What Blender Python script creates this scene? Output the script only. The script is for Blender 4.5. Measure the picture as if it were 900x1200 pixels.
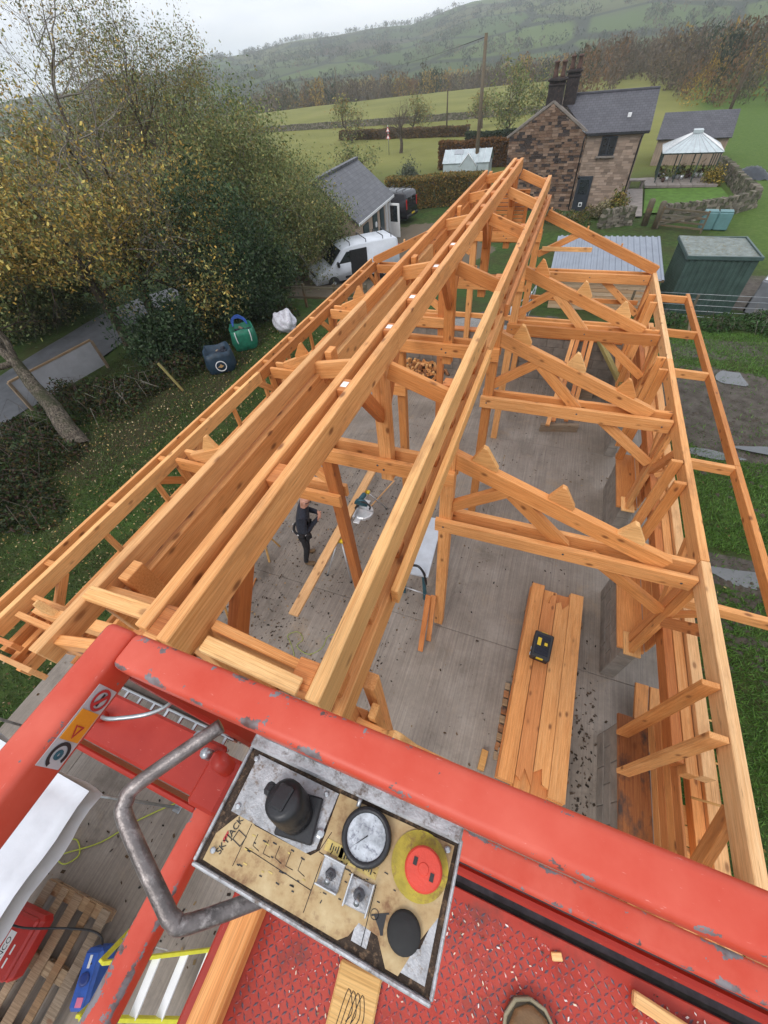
import bpy, bmesh, math, random
import numpy as np
from mathutils import Matrix, Vector

for o in list(bpy.data.objects):
    bpy.data.objects.remove(o)
S = bpy.context.scene
C = S.collection
R = math.radians
random.seed(7)
RNG = np.random.default_rng(11)

# ------------------------------------------------------------------ camera
CAM_H = 6.6
def camera_axes(yaw, pitch, roll):
    f = Vector((math.sin(yaw)*math.cos(pitch), math.cos(yaw)*math.cos(pitch), -math.sin(pitch)))
    rt = Vector((math.cos(yaw), -math.sin(yaw), 0)); up = rt.cross(f)
    rr = rt*math.cos(roll) + up*math.sin(roll)
    uu = up*math.cos(roll) - rt*math.sin(roll)
    return rr, uu, f
_r, _u, _f = camera_axes(R(-25.665), R(49.027), R(-6.739))
cam_data = bpy.data.cameras.new('camera')
cam_data.sensor_fit = 'HORIZONTAL'; cam_data.sensor_width = 36
cam_data.lens = 453.646/900*36
cam_data.clip_start = 0.02; cam_data.clip_end = 9000
cam = bpy.data.objects.new('camera', cam_data); C.objects.link(cam)
cam.matrix_world = Matrix(((_r.x,_u.x,-_f.x,0),(_r.y,_u.y,-_f.y,0),(_r.z,_u.z,-_f.z,CAM_H),(0,0,0,1)))
S.camera = cam
S.render.resolution_x = 768; S.render.resolution_y = 1024

# ------------------------------------------------------------------ sky, sun, exposure
SUN_EL, SUN_ROT = R(48), R(200)
W = bpy.data.worlds.new('World'); S.world = W; W.use_nodes = True
wn = W.node_tree.nodes; wl = W.node_tree.links; wn.clear()
sky = wn.new('ShaderNodeTexSky'); sky.sky_type = 'NISHITA'; sky.sun_disc = False
sky.sun_elevation = SUN_EL; sky.sun_rotation = SUN_ROT
sky.air_density = 1.0; sky.dust_density = 3.0; sky.ozone_density = 1.0
tc = wn.new('ShaderNodeTexCoord')
mp = wn.new('ShaderNodeMapping'); mp.inputs['Scale'].default_value = (1.2,1.2,4.5)
cl = wn.new('ShaderNodeTexNoise'); cl.inputs['Scale'].default_value = 2.3; cl.inputs['Detail'].default_value = 6; cl.inputs['Roughness'].default_value = .55
cr = wn.new('ShaderNodeValToRGB')
cr.color_ramp.elements[0].position = .32; cr.color_ramp.elements[0].color = (5.9,6.25,7.0,1)
cr.color_ramp.elements[1].position = .68; cr.color_ramp.elements[1].color = (9.6,9.7,10.0,1)
mx = wn.new('ShaderNodeMix'); mx.data_type = 'RGBA'; mx.inputs[0].default_value = .90
bg = wn.new('ShaderNodeBackground'); bg.inputs['Strength'].default_value = .125
wo = wn.new('ShaderNodeOutputWorld')
wl.new(tc.outputs['Generated'], mp.inputs['Vector']); wl.new(mp.outputs['Vector'], cl.inputs['Vector'])
wl.new(cl.outputs['Fac'], cr.inputs['Fac'])
wl.new(sky.outputs['Color'], mx.inputs[6]); wl.new(cr.outputs['Color'], mx.inputs[7])
wl.new(mx.outputs[2], bg.inputs['Color']); wl.new(bg.outputs['Background'], wo.inputs['Surface'])
sd = bpy.data.lights.new('sun','SUN'); sd.energy = 1.2; sd.angle = R(25); sd.color = (1,.97,.93)
sun = bpy.data.objects.new('sun', sd); C.objects.link(sun)
sun.rotation_euler = (R(90)-SUN_EL, 0, R(180)-SUN_ROT)
S.view_settings.view_transform = 'Standard'; S.view_settings.look = 'None'
S.view_settings.exposure = 0.36; S.view_settings.gamma = 1
S.render.engine = 'CYCLES'

# ------------------------------------------------------------------ helpers
def tag(o, label=None, cat=None, group=None, kind=None):
    if label: o['label'] = label
    if cat: o['category'] = cat
    if group: o['group'] = group
    if kind: o['kind'] = kind
    return o
def thing(name, label, cat, loc=(0,0,0), rz=0, group=None):
    o = bpy.data.objects.new(name, None); C.objects.link(o)
    o.empty_display_size = .2
    o.location = loc; o.rotation_euler = (0,0,rz)
    return tag(o, label, cat, group)
def link(name, me, mat=None, parent=None, M=None):
    o = bpy.data.objects.new(name, me); C.objects.link(o)
    if mat is not None and not me.materials:
        for m in (mat if isinstance(mat,(list,tuple)) else [mat]): me.materials.append(m)
    if parent is not None: o.parent = parent
    if M is not None: o.matrix_basis = M
    return o
def off(parent):
    """world coordinates -> local coordinates of an unrotated Empty"""
    return Matrix.Translation(-Vector(parent.location)) if parent is not None else Matrix.Identity(4)
def pydata(verts, faces, smooth=False):
    me = bpy.data.meshes.new('m'); me.from_pydata([tuple(v) for v in verts], [], [tuple(f) for f in faces]); me.update()
    if smooth:
        me.polygons.foreach_set('use_smooth', [True]*len(me.polygons))
    return me
def bm_mesh(bm, smooth=False):
    me = bpy.data.meshes.new('m'); bm.normal_update(); bm.to_mesh(me); bm.free()
    if smooth: me.polygons.foreach_set('use_smooth', [True]*len(me.polygons))
    return me
_boxcache = {}
def box_mesh(x, y, z, b=.004, mat=None):
    """chamfered box centred on the origin, sizes x y z"""
    key = (round(x,4), round(y,4), round(z,4), b, mat.name if mat else '')
    if key in _boxcache: return _boxcache[key]
    bm = bmesh.new(); bmesh.ops.create_cube(bm, size=1)
    for v in bm.verts: v.co = Vector((v.co.x*x, v.co.y*y, v.co.z*z))
    b = min(b, .3*min(x,y,z))
    if b > 0: bmesh.ops.bevel(bm, geom=list(bm.edges), offset=b, segments=1, affect='EDGES', profile=.5)
    me = bm_mesh(bm)
    if mat: me.materials.append(mat)
    _boxcache[key] = me
    return me
def frame_matrix(p0, p1, up=(0,0,1)):
    p0, p1 = Vector(p0), Vector(p1); x = (p1-p0).normalized(); u = Vector(up)
    if abs(x.dot(u)) > .98: u = Vector((0,1,0))
    y = u.cross(x).normalized(); z = x.cross(y); c = (p0+p1)/2
    return Matrix(((x.x,y.x,z.x,c.x),(x.y,y.y,z.y,c.y),(x.z,y.z,z.z,c.z),(0,0,0,1)))
def beam(name, p0, p1, w, h, mat, parent=None, b=.005, up=(0,0,1)):
    """timber or bar along p0-p1 (world coordinates); w sideways, h upwards"""
    L = (Vector(p1)-Vector(p0)).length
    M = frame_matrix(p0, p1, up)
    return link(name, box_mesh(L, w, h, b, mat), None, parent, off(parent) @ M)
def box(name, c, s, mat, parent=None, rz=0, b=.004, rx=0, ry=0):
    M = Matrix.Translation(c) @ Matrix.Rotation(rz,4,'Z') @ Matrix.Rotation(ry,4,'Y') @ Matrix.Rotation(rx,4,'X')
    return link(name, box_mesh(s[0], s[1], s[2], b, mat), None, parent, off(parent) @ M)
def prism_mesh(pts, t, b=0):
    """outline pts (u,v) in local X-Z, thickness t in local Y"""
    bm = bmesh.new()
    vs = [bm.verts.new((u,-t/2,v)) for u,v in pts]; f = bm.faces.new(vs)
    r = bmesh.ops.extrude_face_region(bm, geom=[f])
    bmesh.ops.translate(bm, verts=[v for v in r['geom'] if isinstance(v, bmesh.types.BMVert)], vec=(0,t,0))
    bmesh.ops.recalc_face_normals(bm, faces=list(bm.faces))
    if b: bmesh.ops.bevel(bm, geom=list(bm.edges), offset=b, segments=1, affect='EDGES')
    return bm_mesh(bm)
def tube_mesh(pts, rad, n=8, smooth=True, cap=True):
    """round tube through pts; rad a number or one per point"""
    P = [Vector(p) for p in pts]; rad = [rad]*len(P) if isinstance(rad,(int,float)) else rad
    vs, fs = [], []
    prev = None
    for i,p in enumerate(P):
        d = (P[min(i+1,len(P)-1)] - P[max(i-1,0)]).normalized()
        a = prev if prev is not None else (Vector((0,0,1)) if abs(d.z) < .9 else Vector((1,0,0)))
        a = (a - d*a.dot(d)).normalized(); prev = a; bb = d.cross(a)
        for k in range(n):
            t = 2*math.pi*k/n
            vs.append(p + (a*math.cos(t)+bb*math.sin(t))*rad[i])
    for i in range(len(P)-1):
        for k in range(n):
            a0 = i*n+k; a1 = i*n+(k+1)%n
            fs.append((a0,a1,a1+n,a0+n))
    if cap:
        fs.append(tuple(range(n-1,-1,-1))); fs.append(tuple(range((len(P)-1)*n, len(P)*n)))
    return pydata(vs, fs, smooth)
def tube(name, pts, rad, mat, parent=None, n=8, M=None, smooth=True):
    me = tube_mesh(pts, rad, n, smooth); me.materials.append(mat)
    return link(name, me, None, parent, (off(parent) if M is None else M))
def spline(pts, k=6):
    """Catmull-Rom through pts"""
    P = [np.array(p,float) for p in pts]; out = []
    for i in range(len(P)-1):
        a,b,c,d = P[max(i-1,0)],P[i],P[i+1],P[min(i+2,len(P)-1)]
        for j in range(k):
            t = j/k
            out.append(.5*((2*b)+(-a+c)*t+(2*a-5*b+4*c-d)*t*t+(-a+3*b-3*c+d)*t**3))
    out.append(P[-1]); return [tuple(p) for p in out]
def lathe_mesh(prof, n=24, smooth=True):
    """profile of (r,z) turned about local Z"""
    vs, fs = [], []
    for r,z in prof:
        for k in range(n): t = 2*math.pi*k/n; vs.append((r*math.cos(t), r*math.sin(t), z))
    for i in range(len(prof)-1):
        for k in range(n):
            a = i*n+k; b_ = i*n+(k+1)%n; fs.append((a,b_,b_+n,a+n))
    fs.append(tuple(range(n-1,-1,-1))); fs.append(tuple(range((len(prof)-1)*n, len(prof)*n)))
    return pydata(vs, fs, smooth)
def text_mesh(s, size, depth=.0006):
    cu = bpy.data.curves.new('t','FONT'); cu.body = s; cu.size = size; cu.extrude = depth; cu.align_x = 'CENTER'; cu.align_y = 'CENTER'
    o = bpy.data.objects.new('t', cu); C.objects.link(o)
    dg = bpy.context.evaluated_depsgraph_get(); dg.update()
    me = bpy.data.meshes.new_from_object(o.evaluated_get(dg))
    bpy.data.objects.remove(o); return me
def copy_tree(o, parent=None):
    c = o.copy(); C.objects.link(c)
    if parent is not None: c.parent = parent
    for ch in o.children: copy_tree(ch, c)
    return c
def quads_mesh(P, U, V, cols=None):
    """many loose quads: centres P, half axes U, V (n x 3 arrays)"""
    n = len(P)
    v = np.empty((n,4,3)); v[:,0] = P-U*.35-V; v[:,1] = P+U; v[:,2] = P+U*.35+V; v[:,3] = P-U
    me = bpy.data.meshes.new('m')
    me.vertices.add(4*n); me.vertices.foreach_set('co', v.ravel())
    me.loops.add(4*n); me.loops.foreach_set('vertex_index', np.arange(4*n, dtype=np.int32))
    me.polygons.add(n); me.polygons.foreach_set('loop_start', np.arange(0,4*n,4,dtype=np.int32))
    if cols is not None:
        a = me.color_attributes.new('Col','FLOAT_COLOR','CORNER')
        c4 = np.ones((n,4,4)); c4[:,:,:3] = cols[:,None,:]
        a.data.foreach_set('color', c4.ravel())
    me.update(); return me

def sstep(a, b, x):
    t = np.clip((x-a)/(b-a), 0, 1); return t*t*(3-2*t)

# ------------------------------------------------------------------ materials
def nt(name):
    m = bpy.data.materials.new(name); m.use_nodes = True
    n = m.node_tree.nodes; l = m.node_tree.links
    return m, n, l, n['Principled BSDF']
def rgba(c): return (c[0],c[1],c[2],1)
def ramp(n, stops):
    r = n.new('ShaderNodeValToRGB'); e = r.color_ramp.elements
    while len(e) < len(stops): e.new(.5)
    for i,(p,c) in enumerate(stops):
        e[i].position = p; e[i].color = rgba(c) if isinstance(c,(tuple,list)) else (c,c,c,1)
    return r
def mixc(n, l, fac, a, b, mode='MIX'):
    m = n.new('ShaderNodeMix'); m.data_type = 'RGBA'; m.blend_type = mode
    for s,v in ((m.inputs[0],fac),(m.inputs[6],a),(m.inputs[7],b)):
        if hasattr(v,'links') or isinstance(v, bpy.types.NodeSocket): l.new(v, s)
        elif isinstance(v,(tuple,list)): s.default_value = rgba(v)
        else: s.default_value = v
    return m.outputs[2]
def math_(n, l, op, a, b=None, c=None):
    m = n.new('ShaderNodeMath'); m.operation = op
    for i,v in enumerate((a,b,c)):
        if v is None: continue
        if isinstance(v, bpy.types.NodeSocket): l.new(v, m.inputs[i])
        else: m.inputs[i].default_value = v
    return m.outputs[0]
def obj_coord(n, l, scale=(1,1,1), rand=True, kind='Object'):
    t = n.new('ShaderNodeTexCoord'); out = t.outputs[kind]
    if rand:
        oi = n.new('ShaderNodeObjectInfo'); k = n.new('ShaderNodeVectorMath'); k.operation = 'MULTIPLY_ADD'
        cmb = n.new('ShaderNodeCombineXYZ')
        for i in range(3): l.new(oi.outputs['Random'], cmb.inputs[i])
        l.new(cmb.outputs[0], k.inputs[0]); k.inputs[1].default_value = (41,17,29); l.new(out, k.inputs[2]); out = k.outputs[0]
    mp = n.new('ShaderNodeMapping'); mp.inputs['Scale'].default_value = scale
    l.new(out, mp.inputs['Vector']); return mp.outputs['Vector']
def noise(n, l, vec, scale, detail=4, rough=.55, dist=0):
    t = n.new('ShaderNodeTexNoise'); t.inputs['Scale'].default_value = scale; t.inputs['Detail'].default_value = detail
    t.inputs['Roughness'].default_value = rough; t.inputs['Distortion'].default_value = dist
    l.new(vec, t.inputs['Vector']); return t.outputs['Fac']
def bump(n, l, bsdf, h, strength=.3, dist=.01):
    b = n.new('ShaderNodeBump'); b.inputs['Strength'].default_value = strength; b.inputs['Distance'].default_value = dist
    l.new(h, b.inputs['Height']); l.new(b.outputs['Normal'], bsdf.inputs['Normal'])
def basic(name, c, rough=.6, var=.18, scale=6, metal=0, bmp=.15, rand=True, spec=.5, dirt=None):
    m,n,l,b = nt(name)
    v = obj_coord(n,l,rand=rand); f = noise(n,l,v,scale,5,.6)
    lo = tuple(x*(1-var) for x in c); hi = tuple(min(1,x*(1+var)) for x in c)
    r = ramp(n, [(.3,lo),(.7,hi)]); l.new(f, r.inputs[0]); col = r.outputs[0]
    if dirt:
        f2 = noise(n,l,v,scale*2.3,6,.7); r2 = ramp(n,[(.52,0),(.68,1)]); l.new(f2,r2.inputs[0])
        col = mixc(n,l,r2.outputs[0],col,dirt)
    l.new(col, b.inputs['Base Color']); b.inputs['Roughness'].default_value = rough; b.inputs['Metallic'].default_value = metal
    b.inputs['Specular IOR Level'].default_value = spec
    if bmp: bump(n,l,b,noise(n,l,v,scale*8,3),bmp,.004)
    return m
def wood(name, base, pale, dark, knots=1.0, streak=1.0, rough=.62, stain=None):
    """sawn softwood, grain along local X, different for every piece"""
    m,n,l,b = nt(name)
    v = obj_coord(n,l,(1,1,1))
    def mapped(s):
        q = n.new('ShaderNodeMapping'); q.inputs['Scale'].default_value = s; l.new(v,q.inputs['Vector']); return q.outputs['Vector']
    g1 = noise(n,l,mapped((.8,26,26)),3.2,6,.6,.3)
    g2 = noise(n,l,mapped((2.2,110,110)),3.0,4,.6)
    broad = noise(n,l,mapped((.6,3,3)),1.6,3)
    wv = n.new('ShaderNodeTexWave'); wv.wave_type='RINGS'; wv.rings_direction='X'
    wv.inputs['Scale'].default_value = 26; wv.inputs['Distortion'].default_value = 7; wv.inputs['Detail'].default_value = 3; wv.inputs['Detail Scale'].default_value = 1.2
    l.new(mapped((.30,3.4,3.4)), wv.inputs['Vector'])
    r1 = ramp(n,[(.25,dark),(.47,base),(.75,pale)]); l.new(g1,r1.inputs[0])
    rr = ramp(n,[(0,.5),(.5,.95),(1,1)]); l.new(wv.outputs['Fac'],rr.inputs[0])
    col = mixc(n,l,.34*streak,r1.outputs[0],rr.outputs[0],'MULTIPLY')
    rb = ramp(n,[(.3,(.86,.83,.80)),(.7,(1.10,1.09,1.07))]); l.new(broad,rb.inputs[0])
    col = mixc(n,l,.8,col,rb.outputs[0],'MULTIPLY')
    r2 = ramp(n,[(.32,.72),(.58,1.08)]); l.new(g2,r2.inputs[0]); col = mixc(n,l,.62,col,r2.outputs[0],'MULTIPLY')
    # per piece tint
    oi = n.new('ShaderNodeObjectInfo')
    rt = ramp(n,[(0,(.68,.56,.45)),(.22,(.94,.84,.74)),(.5,(1.0,1.02,1.06)),(.75,(1.10,1.16,1.26)),(1,(1.08,.96,.84))]); l.new(oi.outputs['Random'],rt.inputs[0])
    col = mixc(n,l,.85,col,rt.outputs[0],'MULTIPLY')
    if knots:
        vo = n.new('ShaderNodeTexVoronoi'); vo.inputs['Scale'].default_value = 1; vo.inputs['Randomness'].default_value = 1
        l.new(mapped((4.2,8.5,8.5)), vo.inputs['Vector'])
        kr = ramp(n,[(.07,1),(.13,.8),(.19,.22),(.27,0)]); l.new(vo.outputs['Distance'],kr.inputs[0])
        sep = n.new('ShaderNodeSeparateColor'); l.new(vo.outputs['Color'],sep.inputs[0])
        on = math_(n,l,'GREATER_THAN',sep.outputs[0],.50)
        kf = math_(n,l,'MULTIPLY',math_(n,l,'MULTIPLY',kr.outputs[0],on),.85*knots)
        col = mixc(n,l,kf,col,(.16,.05,.015))
    wst = noise(n,l,mapped((.7,2.2,2.2)),1.3,5,.7); rws = ramp(n,[(.56,0),(.70,1)]); l.new(wst,rws.inputs[0])
    col = mixc(n,l,math_(n,l,'MULTIPLY',rws.outputs[0],.5),col,(.30,.13,.05))
    ck = noise(n,l,mapped((1.1,60,60)),2.0,2,.5); rck = ramp(n,[(.70,0),(.735,1)]); l.new(ck,rck.inputs[0])
    col = mixc(n,l,math_(n,l,'MULTIPLY',rck.outputs[0],.6),col,(.14,.055,.02))
    if stain:
        f2 = noise(n,l,mapped((1.5,3,3)),2.0,5,.65); r3 = ramp(n,[(.5,0),(.66,1)]); l.new(f2,r3.inputs[0])
        col = mixc(n,l,r3.outputs[0],col,stain)
    l.new(col,b.inputs['Base Color']); b.inputs['Roughness'].default_value = rough; b.inputs['Specular IOR Level'].default_value = .35
    bump(n,l,b,g2,.22,.002)
    return m
M = {}
M['wood']   = wood('larch', (.71,.325,.108), (.83,.44,.178), (.55,.205,.058))
M['woodp']  = wood('larch_pale', (.74,.425,.19), (.84,.54,.27), (.60,.30,.11), .8, .8)
M['woodd']  = wood('larch_red', (.58,.22,.068), (.68,.30,.105), (.43,.14,.038), .9)
M['woodf']  = wood('fresh_cut', (.79,.44,.17), (.88,.55,.245), (.62,.28,.09), .7, .9)
M['woody']  = wood('yellow_board', (.62,.36,.12), (.72,.45,.18), (.48,.24,.066), .5, 1.0)
M['woods']  = wood('stained_board', (.36,.15,.055), (.45,.22,.09), (.2,.07,.03), .8, 1, .6, (.055,.04,.035))
M['woodg']  = wood('weathered', (.26,.19,.125), (.36,.28,.2), (.14,.095,.06), .7)
M['woodpal']= wood('pallet_wood', (.32,.22,.13), (.46,.34,.21), (.17,.11,.06), .7)
M['woodt']  = wood('treated_green', (.30,.27,.10), (.42,.38,.17), (.2,.17,.06), .8)
M['clad']   = wood('shed_board', (.46,.33,.21), (.56,.42,.29), (.33,.22,.13), .6)
M['fence']  = wood('fence_wood', (.11,.095,.065), (.19,.165,.12), (.06,.05,.035), .4)
M['steel']  = basic('galvanised', (.42,.44,.46), .38, .2, 14, .85, .1)
M['darkst'] = basic('dark_steel', (.10,.10,.11), .45, .35, 30, .6, .2)
M['black']  = basic('black_plastic', (.018,.019,.022), .42, .3, 12)
M['rubber'] = basic('rubber', (.02,.02,.02), .8, .3, 20)
M['navy']   = basic('navy_cloth', (.018,.022,.035), .9, .35, 30, 0, .5)
M['trous']  = basic('black_cloth', (.014,.014,.017), .9, .4, 30, 0, .5)
M['skin']   = basic('skin', (.52,.27,.19), .5, .1, 30)
M['yellow'] = basic('yellow_plastic', (.72,.52,.02), .45, .1, 10)
M['lime']   = basic('yellow_ladder', (.72,.70,.04), .45, .12, 10)
M['white']  = basic('white_paint', (.74,.75,.76), .4, .06, 8)
M['alu']    = basic('aluminium', (.62,.64,.66), .35, .12, 20, .6, .1)
M['blue']   = basic('blue_plastic', (.03,.10,.42), .4, .2, 8)
M['pink']   = basic('pink_label', (.65,.16,.28), .5, .1, 10)
M['teal']   = basic('teal_tool', (.02,.09,.12), .45, .2, 14)
M['sheet']  = basic('white_sheet', (.62,.64,.69), .7, .1, 3, 0, .4)
M['glass']  = basic('dark_glass', (.02,.025,.03), .08, .3, 4, 0, 0, True, .8)
M['ghglass']= basic('greenhouse_glass', (.42,.48,.50), .12, .15, 2, 0, 0, True, .8)
# ------------------------------------------------------------------ special materials
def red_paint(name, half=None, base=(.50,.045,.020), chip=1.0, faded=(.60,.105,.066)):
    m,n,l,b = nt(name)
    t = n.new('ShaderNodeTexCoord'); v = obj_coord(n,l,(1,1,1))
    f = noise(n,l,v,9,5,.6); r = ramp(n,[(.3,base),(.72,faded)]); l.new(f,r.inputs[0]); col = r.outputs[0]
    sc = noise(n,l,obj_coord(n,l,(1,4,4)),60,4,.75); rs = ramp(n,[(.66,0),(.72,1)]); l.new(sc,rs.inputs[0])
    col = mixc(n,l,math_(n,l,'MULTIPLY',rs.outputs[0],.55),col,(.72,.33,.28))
    cn = noise(n,l,v,26,6,.7)
    if half:
        sx = n.new('ShaderNodeSeparateXYZ'); l.new(t.outputs['Object'],sx.inputs[0])
        ay = math_(n,l,'ABSOLUTE',sx.outputs[1]); az = math_(n,l,'ABSOLUTE',sx.outputs[2])
        ey = math_(n,l,'SUBTRACT',half[0],ay); ez = math_(n,l,'SUBTRACT',half[1],az)
        e = math_(n,l,'ADD',math_(n,l,'MAXIMUM',ey,ez),0.0)          # small only on the long edges
        e = math_(n,l,'MULTIPLY',e,13.0)
        big = noise(n,l,v,5,2)
        thr = math_(n,l,'ADD',e,math_(n,l,'MULTIPLY_ADD',big,-.62,.78))
        cm = math_(n,l,'GREATER_THAN',cn,thr)
        c2 = math_(n,l,'GREATER_THAN',noise(n,l,v,75,3,.5),.735)
        cm = math_(n,l,'MAXIMUM',cm,c2)
    else:
        cm = math_(n,l,'GREATER_THAN',cn,.70)
    cm = math_(n,l,'MULTIPLY',cm,chip)
    cd = ramp(n,[(.35,(.10,.055,.05)),(.6,(.21,.19,.20))]); l.new(noise(n,l,v,40,3),cd.inputs[0])
    col = mixc(n,l,cm,col,cd.outputs[0])
    l.new(col,b.inputs['Base Color'])
    b.inputs['Specular IOR Level'].default_value = .38
    rr = math_(n,l,'MULTIPLY_ADD',f,.25,.30); l.new(rr,b.inputs['Roughness'])
    bump(n,l,b,math_(n,l,'MULTIPLY_ADD',cm,-.6,noise(n,l,v,18,3)),.35,.0025)
    return m
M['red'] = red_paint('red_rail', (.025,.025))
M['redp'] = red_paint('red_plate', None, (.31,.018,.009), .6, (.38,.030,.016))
M['redf'] = red_paint('red_floor', None, (.40,.034,.018), .9, (.49,.068,.045))
_n=M['redf'].node_tree.nodes; _l=M['redf'].node_tree.links; _b=_n['Principled BSDF']; _src=_b.inputs['Base Color'].links[0].from_socket
_v=obj_coord(_n,_l,rand=False); _r=ramp(_n,[(.52,0),(.70,1)]); _l.new(noise(_n,_l,_v,6,6,.7),_r.inputs[0]); _l.new(mixc(_n,_l,math_(_n,_l,'MULTIPLY',_r.outputs[0],.75),_src,(.085,.045,.035)),_b.inputs['Base Color'])

def leaf_mat(name, rough=.6, trans=.25):
    m,n,l,b = nt(name)
    a = n.new('ShaderNodeVertexColor'); a.layer_name = 'Col'
    l.new(a.outputs['Color'],b.inputs['Base Color']); b.inputs['Roughness'].default_value = rough; b.inputs['Specular IOR Level'].default_value = .3
    tr = n.new('ShaderNodeBsdfTranslucent'); l.new(a.outputs['Color'],tr.inputs['Color'])
    mix = n.new('ShaderNodeMixShader'); mix.inputs[0].default_value = trans
    l.new(b.outputs[0],mix.inputs[1]); l.new(tr.outputs[0],mix.inputs[2]); l.new(mix.outputs[0],n['Material Output'].inputs['Surface'])
    return m
M['leaf'] = leaf_mat('leaf'); M['bit'] = leaf_mat('bits',.8,0.0)
M['bark'] = basic('bark', (.085,.065,.048), .9, .45, 9, 0, .8, True, .2, (.05,.06,.025))
def bark_mat():
    m,n,l,b = nt('bark_pale'); v = obj_coord(n,l,(1,1,1)); q = n.new('ShaderNodeMapping'); q.inputs['Scale'].default_value = (9,9,2.2); l.new(v,q.inputs['Vector'])
    f = noise(n,l,q.outputs[0],2.6,6,.7,.8); r = ramp(n,[(.36,(.02,.016,.012)),(.47,(.085,.068,.05)),(.58,(.20,.165,.125)),(.72,(.30,.265,.215))]); l.new(f,r.inputs[0])
    ms = noise(n,l,v,1.6,5,.7); rm = ramp(n,[(.50,0),(.62,1)]); l.new(ms,rm.inputs[0])
    l.new(mixc(n,l,math_(n,l,'MULTIPLY',rm.outputs[0],.8),r.outputs[0],(.035,.042,.014)),b.inputs['Base Color']); b.inputs['Roughness'].default_value = .95; bump(n,l,b,f,1.0,.06); return m
M['barkp'] = bark_mat()
M['twig'] = basic('twig', (.11,.085,.07), .9, .3, 9, 0, 0, True, .2)
M['twigp'] = basic('twig_pale', (.24,.215,.185), .9, .3, 9, 0, 0, True, .2)

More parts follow.
